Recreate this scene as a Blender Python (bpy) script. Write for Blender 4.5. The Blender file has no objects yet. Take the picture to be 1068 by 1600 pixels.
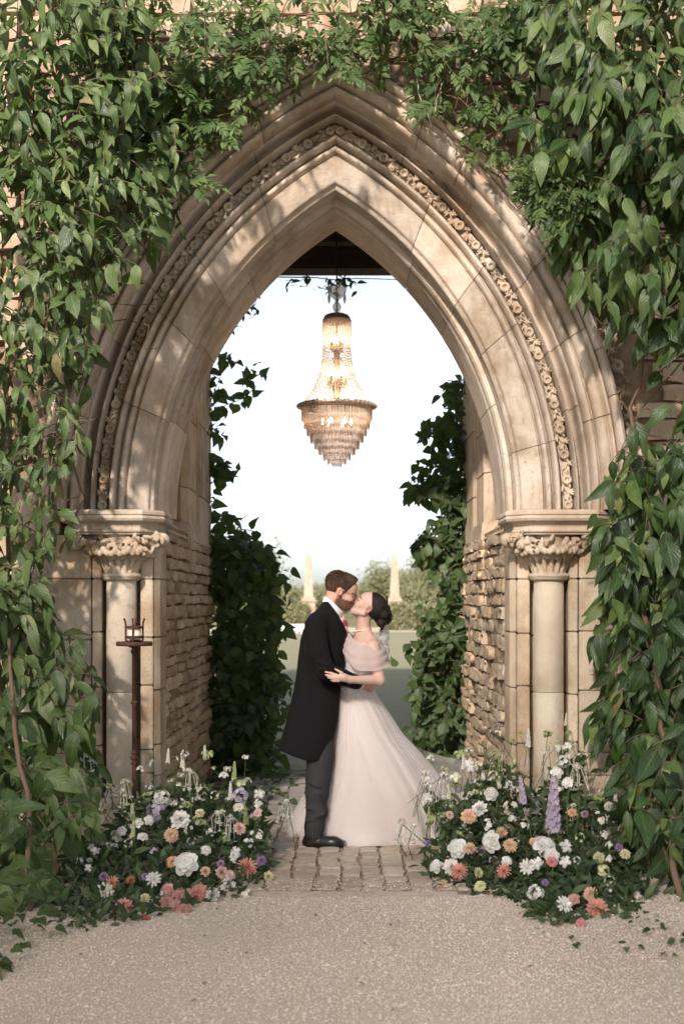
import bpy, bmesh, math, random
import numpy as np
from mathutils import Vector, Matrix
R = math.radians
random.seed(7); rng = np.random.default_rng(7)
sc = bpy.context.scene
col = sc.collection

# ---------------------------------------------------------------- camera, sky, sun, exposure
FPX, CAMD, HZ, CH = 2000.0, 8.4, 940.0, 1.58        # focal length in photo pixels, camera to arch, horizon row, eye height
cam = bpy.data.cameras.new('camera'); camo = bpy.data.objects.new('camera', cam); col.objects.link(camo)
camo.location = (0, -CAMD, CH); camo.rotation_euler = (R(90), 0, 0)
cam.sensor_width = cam.sensor_height = 36; cam.sensor_fit = 'AUTO'
cam.lens = FPX/1600*36; cam.shift_y = 140/1600; cam.clip_start = .05; cam.clip_end = 3000
cam.dof.use_dof = True; cam.dof.focus_distance = 8.25; cam.dof.aperture_fstop = 2.6
sc.camera = camo
SUN_AZ, SUN_EL = R(18), R(30)                        # behind the camera, towards its west side
SV = Vector((-math.sin(SUN_AZ)*math.cos(SUN_EL), -math.cos(SUN_AZ)*math.cos(SUN_EL), math.sin(SUN_EL)))
w = bpy.data.worlds.new('World'); sc.world = w; w.use_nodes = True
nt = w.node_tree; bg = nt.nodes['Background']
sky = nt.nodes.new('ShaderNodeTexSky'); sky.sky_type = 'NISHITA'; sky.sun_disc = False
sky.sun_elevation = SUN_EL; sky.sun_rotation = math.pi + SUN_AZ
sky.air_density = .8; sky.dust_density = 1.7; sky.ozone_density = .8; sky.altitude = 50
hs = nt.nodes.new('ShaderNodeHueSaturation'); hs.inputs['Saturation'].default_value = .42
nt.links.new(sky.outputs[0], hs.inputs['Color']); nt.links.new(hs.outputs[0], bg.inputs[0]); bg.inputs[1].default_value = .072
sl = bpy.data.lights.new('sun', 'SUN'); sl.energy = 2.3; sl.angle = R(2.5); sl.color = (1, .88, .79)
so = bpy.data.objects.new('sun', sl); col.objects.link(so); so.rotation_euler = SV.to_track_quat('Z', 'Y').to_euler()
sc.view_settings.view_transform = 'Standard'; sc.view_settings.look = 'None'
sc.view_settings.gamma = 1; sc.view_settings.use_curve_mapping = False
sc.view_settings.exposure = 1.72
sc.render.engine = 'CYCLES'
sc.cycles.use_denoising = True
sc.cycles.max_bounces = 8; sc.cycles.transparent_max_bounces = 24; sc.cycles.sample_clamp_indirect = 6
sc.cycles.caustics_reflective = False; sc.cycles.caustics_refractive = False

# ---------------------------------------------------------------- helpers
def P(px, py, d):                                    # a point d metres away along the photograph's line of sight
    return Vector(((px-534)/FPX*d, d-CAMD, CH+(HZ-py)/FPX*d))
def sstep(a, b, x):
    t = np.clip((x-a)/(b-a), 0, 1); return t*t*(3-2*t)
WT = {}
def link(o, parent=None):
    col.objects.link(o)
    if parent is not None:
        o.parent = parent
        t = WT.get(parent.name)
        if t is not None: o.matrix_parent_inverse = Matrix.Translation(-t)
    return o
def thing(name, label, cat, loc=(0,0,0), group=None):
    o = bpy.data.objects.new(name, None); o.location = loc; o.empty_display_size = .1; col.objects.link(o)
    WT[o.name] = Vector(loc)
    o['label'] = label; o['category'] = cat
    if group: o['group'] = group
    return o
def part_empty(name, parent):
    o = bpy.data.objects.new(name, None); link(o, parent); return o
def tag(o, label, cat, group=None):
    o['label'] = label; o['category'] = cat
    if group: o['group'] = group
    return o
def mesh_of(name, V, F, mat, smooth=True, uv=None, tint=None, colr=None, sharp=None):
    me = bpy.data.meshes.new(name)
    V = np.asarray(V, dtype=np.float32).reshape(-1, 3)
    if isinstance(F, np.ndarray):
        k = F.shape[1]; n = len(F)
        me.vertices.add(len(V)); me.vertices.foreach_set('co', V.ravel())
        me.loops.add(n*k); me.loops.foreach_set('vertex_index', F.astype(np.int32).ravel())
        me.polygons.add(n); me.polygons.foreach_set('loop_start', np.arange(0, n*k, k, dtype=np.int32))
        me.update(calc_edges=True)
    else:
        me.from_pydata(V.tolist(), [], F); me.update()
    me.polygons.foreach_set('use_smooth', np.full(len(me.polygons), smooth, dtype=bool))
    if uv is not None:
        l = me.uv_layers.new(name='UVMap'); l.data.foreach_set('uv', np.asarray(uv, dtype=np.float32).ravel())
    if tint is not None:
        a = me.attributes.new('tint', 'FLOAT', 'POINT'); a.data.foreach_set('value', np.asarray(tint, dtype=np.float32))
    if colr is not None:
        a = me.attributes.new('col', 'FLOAT_COLOR', 'POINT'); a.data.foreach_set('color', np.asarray(colr, dtype=np.float32).ravel())
    if mat: me.materials.append(mat)
    me.validate()
    if sharp: me.set_sharp_from_angle(angle=R(sharp))
    return me
def obj(name, me, parent=None, M=None):
    o = bpy.data.objects.new(name, me)
    if M is not None: o.matrix_basis = M
    return link(o, parent)

class MB:                                            # collects faces for one mesh
    def __init__(s): s.v = []; s.f = []
    def add(s, V, F):
        b = len(s.v); s.v += [tuple(p) for p in V]; s.f += [tuple(i+b for i in f) for f in F]
    def box(s, lo, hi, M=None):
        V = [Vector((x, y, z)) for x in (lo[0], hi[0]) for y in (lo[1], hi[1]) for z in (lo[2], hi[2])]
        if M: V = [M @ v for v in V]
        s.add(V, [(0,1,3,2),(4,6,7,5),(0,4,5,1),(2,3,7,6),(0,2,6,4),(1,5,7,3)])
    def tube(s, pts, rad, n=6, cap=True):
        pts = [Vector(p) for p in pts]
        if not hasattr(rad, '__len__'): rad = [rad]*len(pts)
        V = []; F = []; up = Vector((.31, .17, .93))
        for i, p in enumerate(pts):
            t = (pts[min(i+1, len(pts)-1)]-pts[max(i-1, 0)])
            t = t.normalized() if t.length > 1e-9 else Vector((0,0,1))
            a = t.cross(up)
            if a.length < .1: a = t.cross(Vector((1,0,0)))
            a.normalize(); b = t.cross(a)
            for k in range(n):
                q = 2*math.pi*k/n; V.append(p+(a*math.cos(q)+b*math.sin(q))*rad[i])
        for i in range(len(pts)-1):
            for k in range(n):
                F.append((i*n+k, (i+1)*n+k, (i+1)*n+(k+1)%n, i*n+(k+1)%n))
        if cap: F.append(tuple(range(n))); F.append(tuple(reversed(range(len(V)-n, len(V)))))
        s.add(V, F)
    def lathe(s, prof, c=(0,0,0), n=24):             # prof: (r, z) from top to bottom
        c = Vector(c); V = []; F = []
        for r, z in prof:
            for k in range(n):
                q = 2*math.pi*k/n; V.append(c+Vector((r*math.cos(q), r*math.sin(q), z)))
        for i in range(len(prof)-1):
            for k in range(n):
                F.append((i*n+k, (i+1)*n+k, (i+1)*n+(k+1)%n, i*n+(k+1)%n))
        F.append(tuple(reversed(range(n)))); F.append(tuple(range(len(V)-n, len(V))))
        s.add(V, F)
    def mesh(s, name, mat, smooth=True): return mesh_of(name, s.v, s.f, mat, smooth)
    def build(s, name, mat, parent=None, smooth=True): return obj(name, s.mesh(name, mat, smooth), parent)

def loft(rings, closed=True):                        # rings: (n, k, 3) -> V, quads
    A = np.asarray(rings, dtype=np.float32); n, k, _ = A.shape
    F = []
    for i in range(n-1):
        for j in range(k if closed else k-1):
            F.append((i*k+j, i*k+(j+1)%k, (i+1)*k+(j+1)%k, (i+1)*k+j))
    return A.reshape(-1, 3), np.array(F)

# ---- signed distance sculpting: overlapping soft shapes turned into one continuous skin
class Field:
    def __init__(s, lo, hi, h):
        s.lo = np.array(lo, float); s.h = h
        n = np.ceil((np.array(hi)-s.lo)/h).astype(int)+1
        s.n = n; s.D = np.full(tuple(n), 1.0, np.float32)
        s.ax = [(s.lo[i]+h*np.arange(n[i])).astype(np.float32) for i in range(3)]
    def sub(s, lo, hi):
        i0 = np.clip(np.floor((np.array(lo)-s.lo)/s.h).astype(int), 0, s.n-1)
        i1 = np.clip(np.ceil((np.array(hi)-s.lo)/s.h).astype(int)+1, 1, s.n)
        sl = tuple(slice(a, b) for a, b in zip(i0, i1))
        X, Y, Z = np.meshgrid(*[s.ax[i][sl[i]] for i in range(3)], indexing='ij', sparse=True)
        return sl, X, Y, Z
    def put(s, sl, d, k, op):
        D = s.D[sl]
        if op == 'u':
            h = np.clip(.5+.5*(D-d)/k, 0, 1); s.D[sl] = D*(1-h)+d*h-k*h*(1-h)
        else:
            d = -d; h = np.clip(.5-.5*(D-d)/k, 0, 1); s.D[sl] = D*(1-h)+d*h+k*h*(1-h)
    def cone(s, a, b, ra, rb, k=.012, op='u', flat=None):
        a = np.array(a, float); b = np.array(b, float); m = max(ra, rb)+k*1.5+2*s.h+.01
        sl, X, Y, Z = s.sub(np.minimum(a, b)-m, np.maximum(a, b)+m)
        ab = b-a; L2 = float(ab@ab)+1e-12
        t = np.clip(((X-a[0])*ab[0]+(Y-a[1])*ab[1]+(Z-a[2])*ab[2])/L2, 0, 1)
        dx = X-(a[0]+ab[0]*t); dy = Y-(a[1]+ab[1]*t); dz = Z-(a[2]+ab[2]*t)
        if flat is not None:
            dx, dy, dz = dx/flat[0], dy/flat[1], dz/flat[2]
        s.put(sl, np.sqrt(dx*dx+dy*dy+dz*dz)-(ra+(rb-ra)*t), k, op)
    def chain(s, pts, rads, k=.01, op='u'):
        for i in range(len(pts)-1): s.cone(pts[i], pts[i+1], rads[i], rads[i+1], k, op)
    def ell(s, c, r, M=None, k=.012, op='u'):
        c = np.array(c, float); r = np.array(r, float); m = r.max()+k*1.5+2*s.h+.01
        sl, X, Y, Z = s.sub(c-m, c+m)
        X, Y, Z = X-c[0], Y-c[1], Z-c[2]
        if M is not None:
            M = np.array(M)
            X, Y, Z = M[0,0]*X+M[1,0]*Y+M[2,0]*Z, M[0,1]*X+M[1,1]*Y+M[2,1]*Z, M[0,2]*X+M[1,2]*Y+M[2,2]*Z
        q0 = np.sqrt((X/r[0])**2+(Y/r[1])**2+(Z/r[2])**2)
        q1 = np.sqrt((X/r[0]**2)**2+(Y/r[1]**2)**2+(Z/r[2]**2)**2)+1e-6
        s.put(sl, np.maximum(q0*(q0-1)/q1, -r.min()), k, op)
    def stack(s, zs, cx, cy, rx, ry, k=.015, op='u', p=2.0):   # a body given by slices, zs ascending
        zs = np.array(zs, float)
        m = .05
        lo = (np.min(np.array(cx)-rx)-m, np.min(np.array(cy)-ry)-m, zs[0]-m); hi = (np.max(np.array(cx)+rx)+m, np.max(np.array(cy)+ry)+m, zs[-1]+m)
        sl, X, Y, Z = s.sub(lo, hi)
        f = lambda a: np.interp(Z, zs, a)
        RX, RY = f(rx), f(ry)
        q = (np.abs((X-f(cx))/RX)**p+np.abs((Y-f(cy))/RY)**p)**(1/p)
        d = (q-1)*np.minimum(RX, RY)
        d = np.maximum(d, np.maximum(zs[0]-Z, Z-zs[-1]))
        s.put(sl, d, k, op)
    def half(s, fn, op='cut', k=.004):               # cut away where fn(X,Y,Z) < 0
        sl, X, Y, Z = s.sub(s.lo, s.lo+s.h*s.n)
        s.put(sl, fn(X, Y, Z)+0*(X+Y+Z), k, op)
    def surf(s):
        D = s.D.copy(); D[0] = D[-1] = 1; D[:,0] = D[:,-1] = 1; D[:,:,0] = D[:,:,-1] = 1
        S = D < 0
        cnt = np.zeros(tuple(np.array(D.shape)-1), np.int8)
        cs = [(i, j, k) for i in (0,1) for j in (0,1) for k in (0,1)]
        sh = cnt.shape
        for i, j, k in cs: cnt += S[i:i+sh[0], j:j+sh[1], k:k+sh[2]]
        act = (cnt > 0) & (cnt < 8)
        I, J, K = np.nonzero(act); n = len(I)
        idx = np.full(sh, -1, np.int64); idx[I, J, K] = np.arange(n)
        pos = np.zeros((n, 3)); c = np.zeros(n)
        for a in cs:
            for ax in range(3):
                if a[ax]: continue
                b = list(a); b[ax] = 1
                da = D[I+a[0], J+a[1], K+a[2]]; db = D[I+b[0], J+b[1], K+b[2]]
                m = (da < 0) != (db < 0)
                t = np.where(m, da/np.where(m, da-db, 1), 0)
                q = np.array(a, float)[None]+t[:, None]*(np.array(b)-np.array(a))[None]
                pos += np.where(m[:, None], q, 0); c += m
        pos = (np.stack([I, J, K], 1)+pos/c[:, None])*s.h+s.lo
        quads = []
        for ax in range(3):
            u, v = (ax+1) % 3, (ax+2) % 3
            A = [slice(None)]*3; B = [slice(None)]*3; A[ax] = slice(0, -1); B[ax] = slice(1, None)
            ch = S[tuple(A)] != S[tuple(B)]
            E = np.argwhere(ch); ins = S[tuple(A)][ch]
            ok = (E[:, u] > 0) & (E[:, v] > 0) & (E[:, u] < sh[u]) & (E[:, v] < sh[v]); E = E[ok]; ins = ins[ok]
            def cell(du, dv):
                q = E.copy(); q[:, u] += du; q[:, v] += dv; return idx[q[:, 0], q[:, 1], q[:, 2]]
            Q = np.stack([cell(-1,-1), cell(0,-1), cell(0,0), cell(-1,0)], 1)
            Q[~ins] = Q[~ins][:, ::-1]
            quads.append(Q)
        return pos, np.concatenate(quads)
def relax(V, F, it=2, lam=.5):
    e = np.concatenate([F[:, [0,1]], F[:, [1,2]], F[:, [2,3]], F[:, [3,0]]])
    for _ in range(it):
        acc = np.zeros_like(V); c = np.zeros(len(V))
        np.add.at(acc, e[:,0], V[e[:,1]]); np.add.at(c, e[:,0], 1)
        np.add.at(acc, e[:,1], V[e[:,0]]); np.add.at(c, e[:,1], 1)
        V = V+lam*(acc/c[:,None]-V)
    return V

# ---------------------------------------------------------------- materials
class NT:
    def __init__(s, name):
        s.m = bpy.data.materials.new(name); s.m.use_nodes = True; s.t = s.m.node_tree
        s.b = s.t.nodes['Principled BSDF']; s.out = s.t.nodes['Material Output']
    def n(s, typ, **kw):
        nd = s.t.nodes.new('ShaderNode'+typ)
        for k, v in kw.items():
            if k.startswith('_'): setattr(nd, k[1:], v)
            else: s.set(nd, k, v)
        return nd
    def set(s, nd, k, v):
        k = k.replace('_', ' ') if isinstance(k, str) else k
        inp = nd.inputs[int(k[1:])] if isinstance(k, str) and k[0] == 'i' and k[1:].isdigit() else nd.inputs[k]
        if isinstance(v, bpy.types.NodeSocket): s.t.links.new(v, inp)
        else:
            if hasattr(inp.default_value, '__len__') and len(inp.default_value) == 4 and len(v) == 3: v = (*v, 1)
            inp.default_value = v
    def bs(s, **kw):
        for k, v in kw.items(): s.set(s.b, k, v)
    def noise(s, vec, scale, detail=4, rough=.55, dist=0):
        return s.n('TexNoise', Vector=vec, Scale=scale, Detail=detail, Roughness=rough, Distortion=dist).outputs[0]
    def ramp(s, fac, stops):
        r = s.n('ValToRGB', Fac=fac); e = r.color_ramp.elements
        while len(e) < len(stops): e.new(.5)
        for q, (p, c) in zip(e, stops):
            q.position = p; q.color = (*c, 1) if len(c) == 3 else c
        return r.outputs[0]
    def fr(s, x, a, b, lo=0., hi=1.):
        return s.n('MapRange', Value=x, i1=a, i2=b, i3=lo, i4=hi).outputs[0]
    def math(s, op, a, b=0., c=0.):
        return s.n('Math', _operation=op, i0=a, i1=b, i2=c).outputs[0]
    def mix(s, f, a, b, mode='MIX'):
        nd = s.n('Mix', _data_type='RGBA', _blend_type=mode)
        s.set(nd, 'i0', f); s.set(nd, 'i6', a); s.set(nd, 'i7', b); return nd.outputs[2]
    def bump(s, h, strength=.5, dist=.01, nrm=None):
        nd = s.n('Bump', Height=h, Strength=strength, Distance=dist)
        if nrm is not None: s.set(nd, 'Normal', nrm)
        s.set(s.b, 'Normal', nd.outputs[0]); return nd.outputs[0]
    def pos(s, sc3=None):
        p = s.n('NewGeometry').outputs['Position']
        return p if sc3 is None else s.n('VectorMath', _operation='MULTIPLY', i0=p, i1=sc3).outputs[0]
    def rand(s): return s.n('ObjectInfo').outputs['Random']
    def tint(s):
        a = s.n('Attribute', _attribute_name='tint').outputs['Fac']
        return s.math('FRACT', s.math('ADD', a, s.rand()))

def stone_mat(name, light, mid, dark, stain=.55, pit=.5, blotch=2.2):
    m = NT(name); p = m.pos()
    n1 = m.noise(p, blotch, 5, .6, .4)
    c = m.ramp(n1, [(.38, dark), (.5, mid), (.60, light)])
    st = m.noise(m.pos((5, 5, .9)), 1.6, 5, .65)                       # run-off streaks
    c = m.mix(m.fr(st, .52, .72, 0, stain), c, (.20, .115, .055))
    pale = m.noise(p, 5.3, 4, .7)
    c = m.mix(m.fr(pale, .56, .70, 0, .55), c, (.62, .53, .42))
    gr = m.noise(p, 16, 6, .75)
    gm = m.noise(p, 1.1, 3)
    c = m.mix(m.math('MULTIPLY', m.fr(gr, .52, .72, 0, .75), m.fr(gm, .42, .62, .15, 1.)), c, (.105, .08, .055))
    c = m.mix(m.math('MULTIPLY', m.rand(), .35), c, mid, 'MIX')
    hv = m.n('HueSaturation', Hue=.5, Saturation=1., Value=m.fr(m.rand(), 0, 1, .8, 1.13), Color=c).outputs[0]
    m.bs(Base_Color=hv, Roughness=.88, Specular_IOR_Level=.2)
    f1 = m.noise(p, 38, 6, .7); f2 = m.noise(p, 170, 3, .6)
    v = m.n('TexVoronoi', Vector=p, Scale=60.).outputs['Distance']
    h = m.math('ADD', m.math('MULTIPLY', f1, 1.), m.math('ADD', m.math('MULTIPLY', f2, .35), m.math('MULTIPLY', v, .25*pit)))
    m.bump(h, .55, .012)
    return m.m
M_STONE = stone_mat('limestone', (.66,.575,.485), (.575,.48,.385), (.41,.31,.22))
M_JAMB = stone_mat('jamb_stone', (.62,.52,.40), (.53,.42,.305), (.38,.265,.165), .55)
M_COLUMN = stone_mat('column_stone', (.64,.56,.455), (.585,.50,.39), (.50,.41,.30), .25)
M_RUBBLE = stone_mat('rubble_stone', (.60,.49,.37), (.52,.405,.285), (.41,.295,.19), .3, 1.2, 3.)
M_CARVE = stone_mat('carved_stone', (.62,.53,.42), (.52,.42,.31), (.32,.23,.15), .5)
M_WALL = stone_mat('wall_stone', (.55,.44,.34), (.46,.345,.25), (.32,.22,.14), .5)
def simple(name, c, rough=.6, spec=.4, metal=0., bump=None):
    m = NT(name); m.bs(Base_Color=c, Roughness=rough, Specular_IOR_Level=spec, Metallic=metal)
    if bump: m.bump(m.noise(m.pos(), bump[0], 4), bump[1], bump[2])
    return m.m
def mortar():
    m = NT('mortar'); p = m.pos()
    m.bs(Base_Color=m.ramp(m.noise(p, 9, 5), [(.35, (.20,.145,.095)), (.65, (.36,.27,.185))]), Roughness=.95, Specular_IOR_Level=.1)
    m.bump(m.noise(p, 60, 5), .7, .01); return m.m
M_MORTAR = mortar()
def timber():
    m = NT('timber'); p = m.pos((1, 6, 6))
    m.bs(Base_Color=m.ramp(m.noise(p, 6, 5), [(.3, (.025,.017,.012)), (.7, (.06,.04,.028))]), Roughness=.8)
    m.bump(m.noise(p, 18, 4), .4, .005); return m.m
M_TIMBER = timber()
def leaf_mat(name, stops, rough=.42, trans=.28, vein=.35, spot=0.):
    m = NT(name); t = m.tint(); p = m.pos()
    c = m.ramp(t, stops)
    uv = m.n('SeparateXYZ', Vector=m.n('UVMap').outputs[0])
    u = m.math('ABSOLUTE', m.math('SUBTRACT', uv.outputs[0], .5))
    mid = m.math('LESS_THAN', u, .035)
    wv = m.math('SINE', m.math('MULTIPLY', m.math('SUBTRACT', uv.outputs[1], m.math('MULTIPLY', u, .7)), 48.))
    c = m.mix(m.math('MULTIPLY', mid, vein), c, (.20,.27,.09))
    c = m.mix(m.math('MULTIPLY', m.fr(wv, .75, 1., 0, 1), vein*.45), c, (.16,.22,.08))
    c = m.mix(m.fr(m.noise(p, 22, 4), .45, .7, 0, .35), c, (.015,.03,.012))
    if spot: c = m.mix(m.fr(m.noise(p, 55, 5, .7), .60, .68, 0, spot), c, (.33,.31,.20))
    m.bs(Base_Color=c, Roughness=m.fr(m.noise(p, 30), .3, .7, rough-.08, rough+.15), Specular_IOR_Level=.45)
    m.bump(m.math('ADD', m.math('MULTIPLY', wv, .5), m.noise(p, 80, 3)), .35, .003)
    tr = m.n('BsdfTranslucent', Color=m.mix(.5, c, (.22,.34,.05)))
    mx = m.n('MixShader', Fac=trans); m.t.links.new(m.b.outputs[0], mx.inputs[1]); m.t.links.new(tr.outputs[0], mx.inputs[2])
    m.t.links.new(mx.outputs[0], m.out.inputs[0]); return m.m
M_LEAF_W = leaf_mat('climber_leaf', [(0,(.034,.062,.018)), (.4,(.065,.11,.032)), (.75,(.10,.155,.048)), (.9,(.16,.215,.075)), (.975,(.22,.26,.12)), (1,(.24,.17,.08))], .4, .25, .4, .35)
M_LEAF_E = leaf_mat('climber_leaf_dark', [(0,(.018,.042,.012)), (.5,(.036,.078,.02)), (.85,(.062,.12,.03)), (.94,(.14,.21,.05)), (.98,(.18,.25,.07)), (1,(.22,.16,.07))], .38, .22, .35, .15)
M_LEAF_Y = leaf_mat('climber_leaf_young', [(0,(.05,.10,.028)), (.5,(.085,.15,.04)), (1,(.16,.22,.07))], .45, .3, .4, .1)
M_LEAF_T = leaf_mat('creeper_leaf', [(0,(.06,.115,.036)), (.5,(.10,.17,.052)), (1,(.17,.235,.085))], .5, .38, .2)
M_LEAF_S = leaf_mat('shrub_leaf', [(0,(.028,.055,.018)), (.6,(.05,.09,.028)), (.92,(.08,.13,.04)), (1,(.11,.16,.06))], .45, .32, .3)
M_LEAF_F = leaf_mat('bouquet_leaf', [(0,(.016,.034,.012)), (.5,(.032,.062,.02)), (.85,(.065,.10,.035)), (1,(.12,.16,.07))], .5, .25, .2)
M_TREE = leaf_mat('tree_leaf', [(0,(.19,.195,.10)), (.5,(.25,.25,.135)), (1,(.31,.305,.18))], .6, .3, 0)  # distant foliage: washed-out sunlit haze put into the pale leaf colour
M_BARK = simple('bark', (.10,.07,.045), .9, .2, 0, (30, .6, .01))
M_TWIG = simple('twig', (.17,.115,.075), .85, .2, 0, (60, .5, .004))
M_STEM = simple('green_stem', (.07,.12,.035), .6, .3)
def iron():
    m = NT('rusty_iron'); p = m.pos(); n = m.noise(p, 40, 5, .7)
    m.bs(Base_Color=m.ramp(n, [(.3,(.045,.022,.015)), (.6,(.10,.042,.022)), (.75,(.15,.065,.03))]), Roughness=.75, Metallic=.25); m.bump(n, .4, .004); return m.m
M_IRON = iron()
# ---------------------------------------------------------------- ground
def gravel_mat():
    m = NT('gravel_ground'); p = m.pos()
    v = m.n('TexVoronoi', Vector=p, Scale=130.); v2 = m.n('TexVoronoi', Vector=p, Scale=210.)
    c = m.ramp(m.n('SeparateColor', Color=v.outputs['Color']).outputs[0], [(0,(.54,.445,.355)), (.5,(.61,.515,.42)), (1,(.68,.585,.49))])
    c = m.mix(m.fr(m.noise(p, .9, 4), .4, .65, 0, .3), c, (.48,.385,.295))
    c = m.mix(m.fr(v.outputs['Distance'], .35, .8, 0, .3), c, (.22,.165,.12))
    m.bs(Base_Color=c, Roughness=.9, Specular_IOR_Level=.2)
    m.bump(m.math('ADD', m.math('MULTIPLY', v.outputs['Distance'], -1.), m.math('MULTIPLY', v2.outputs['Distance'], -.4)), .5, .006)
    return m.m
def lawn_mat(name, a, b, c3):
    m = NT(name); p = m.pos()
    n1 = m.noise(p, 1.3, 5, .65); n2 = m.noise(p, 26, 4, .7); n3 = m.noise(m.pos((1, .25, 1)), .12, 3)
    c = m.mix(m.fr(n2, .35, .65), m.ramp(n1, [(.35, a), (.65, b)]), c3, 'MIX')
    c = m.mix(m.fr(n3, .45, .7, 0, .5), c, b)
    m.bs(Base_Color=c, Roughness=.9, Specular_IOR_Level=.15); m.bump(n2, .8, .03); return m.m
M_GRAVEL = gravel_mat()
def sheet(name, x0, x1, y0, y1, z, mat):
    o = obj(name, mesh_of(name, [(x0,y0,z),(x1,y0,z),(x1,y1,z),(x0,y1,z)], [(0,1,2,3)], mat, False)); o['kind'] = 'structure'; return o
sheet('ground', -900, 900, -300, 1800, -.004, lawn_mat('field_grass', (.20,.17,.09), (.26,.225,.13), (.16,.15,.07)))
sheet('gravel_court', -14, 14, -40, -.9, 0, M_GRAVEL)
sheet('lawn', -60, 60, 3.7, 58, .0, lawn_mat('lawn_grass', (.29,.27,.175), (.36,.335,.235), (.18,.185,.11)))
sheet('gravel_walk', -60, 60, 58, 70, .002, simple('pale_gravel', (.50,.43,.33), .95, .1))
# loose stones lying over the gravel court
def pebbles():
    n = 62000
    y = rng.uniform(-3.9, -1.0, n); x = rng.uniform(-2.1, 2.1, n)
    onp = (np.abs(x+.02) < 1.0) & (y > -1.5); keep = ~(onp & (rng.random(n) > .55*sstep(-1.05, -1.5, y))); x, y, onp = x[keep], y[keep], onp[keep]; n = len(x)
    base = np.array([(1,0,0),(0,1,0),(-1,0,0),(0,-1,0),(0,0,.7),(0,0,-.5)], float)
    F0 = np.array([(0,1,4),(1,2,4),(2,3,4),(3,0,4),(1,0,5),(2,1,5),(3,2,5),(0,3,5)])
    s = rng.gamma(5, .0006, n)+.0014
    sx = s*rng.uniform(.8, 1.4, n); sy = s*rng.uniform(.8, 1.3, n); a = rng.uniform(0, 6.28, n)
    B = base[None]*np.stack([sx, sy, s], 1)[:, None]*rng.uniform(.75, 1.2, (n, 6, 1))
    V = np.stack([B[...,0]*np.cos(a)[:,None]-B[...,1]*np.sin(a)[:,None]+x[:,None], B[...,0]*np.sin(a)[:,None]+B[...,1]*np.cos(a)[:,None]+y[:,None], B[...,2]+s[:,None]*.35+.019*onp[:,None]], 2)
    F = (F0[None]+6*np.arange(n)[:,None,None]).reshape(-1, 3)
    m = NT('pebble'); t = m.n('Attribute', _attribute_name='tint').outputs['Fac']
    m.bs(Base_Color=m.ramp(t, [(0,(.50,.41,.325)), (.3,(.60,.505,.41)), (.85,(.68,.585,.49)), (1,(.76,.68,.59))]), Roughness=.85, Specular_IOR_Level=.25)
    o = obj('gravel', mesh_of('gravel', V.reshape(-1,3), F, m.m, False, tint=np.repeat(rng.random(n), 6))); o['kind'] = 'stuff'
    o['label'] = 'loose beige gravel stones over the forecourt'
pebbles()
# cobbled path through the arch
def rough_box(nx, ny, nz, jit, rnd=.18, seed=0, sharp=50):      # unit stone: origin centre, faces at +-.5, rounded and uneven
    r = np.random.default_rng(seed); bm = bmesh.new()
    bmesh.ops.create_cube(bm, size=1.0)
    def cut(ax, k):
        for i in range(1, k):
            n = [0,0,0]; n[ax] = 1; c = [0,0,0]; c[ax] = -.5+i/k
            bmesh.ops.bisect_plane(bm, geom=bm.verts[:]+bm.edges[:]+bm.faces[:], plane_co=c, plane_no=n)
    cut(0, nx); cut(1, ny); cut(2, nz)
    for v in bm.verts:
        c = v.co
        e = sum(1 for q in c if abs(q) > .49)
        if e >= 2:
            for a in range(3):
                if abs(c[a]) > .49: c[a] *= 1-rnd*(.5 if e == 2 else .85)*r.uniform(.5, 1.2)
        v.co = c+Vector(r.normal(0, jit, 3))*Vector((1, .5 if ny > 6 else 1, 1.3 if ny > 6 else 1))
    me = bpy.data.meshes.new('stone'); bm.to_mesh(me); bm.free()
    me.polygons.foreach_set('use_smooth', np.ones(len(me.polygons), dtype=bool)); me.set_sharp_from_angle(angle=R(sharp)); return me
def variants(n, mat, *a, **k):
    L = []
    for i in range(n):
        me = rough_box(*a, seed=i+11, **k); me.materials.append(mat); L.append(me)
    return L
def moss_dirt():
    m = NT('joint_dirt'); p = m.pos()
    c = m.ramp(m.noise(p, 60, 4), [(.35,(.20,.15,.105)), (.65,(.40,.32,.24))])
    y = m.n('SeparateXYZ', Vector=p).outputs[1]
    f = m.math('MULTIPLY', m.fr(m.noise(p, 6, 4), .42, .58), m.fr(y, .2, 1.2, 0, .9))
    m.bs(Base_Color=m.mix(f, c, (.035,.055,.018)), Roughness=.95); m.bump(m.noise(p, 120, 4), .9, .01); return m.m
def sett_mat():
    m = NT('sett_stone'); p = m.pos(); r = m.rand()
    c = m.ramp(r, [(0,(.38,.305,.235)), (.5,(.46,.38,.30)), (1,(.54,.46,.37))])
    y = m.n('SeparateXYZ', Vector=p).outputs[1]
    c = m.mix(m.fr(y, .3, 1.3, 0, .75), c, (.30,.295,.28))                     # setts grade to a darker grey deeper in
    c = m.mix(m.fr(m.noise(p, 28, 5, .7), .45, .7, 0, .5), c, (.14,.10,.07))
    c = m.mix(m.fr(m.noise(p, 7, 4), .5, .7, 0, .35), c, (.45,.38,.30))
    m.bs(Base_Color=c, Roughness=m.fr(m.noise(p, 12), .3, .7, .55, .85), Specular_IOR_Level=.35)
    m.bump(m.math('ADD', m.noise(p, 30, 5, .7), m.math('MULTIPLY', m.noise(p, 140, 3), .3)), .5, .012); return m.m
path = sheet('path', -1.7, 1.7, -1.5, 3.7, .004, moss_dirt())
SETT = variants(6, sett_mat(), 4, 4, 1, .014, rnd=.13)
x = -.98; k = 0
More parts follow.
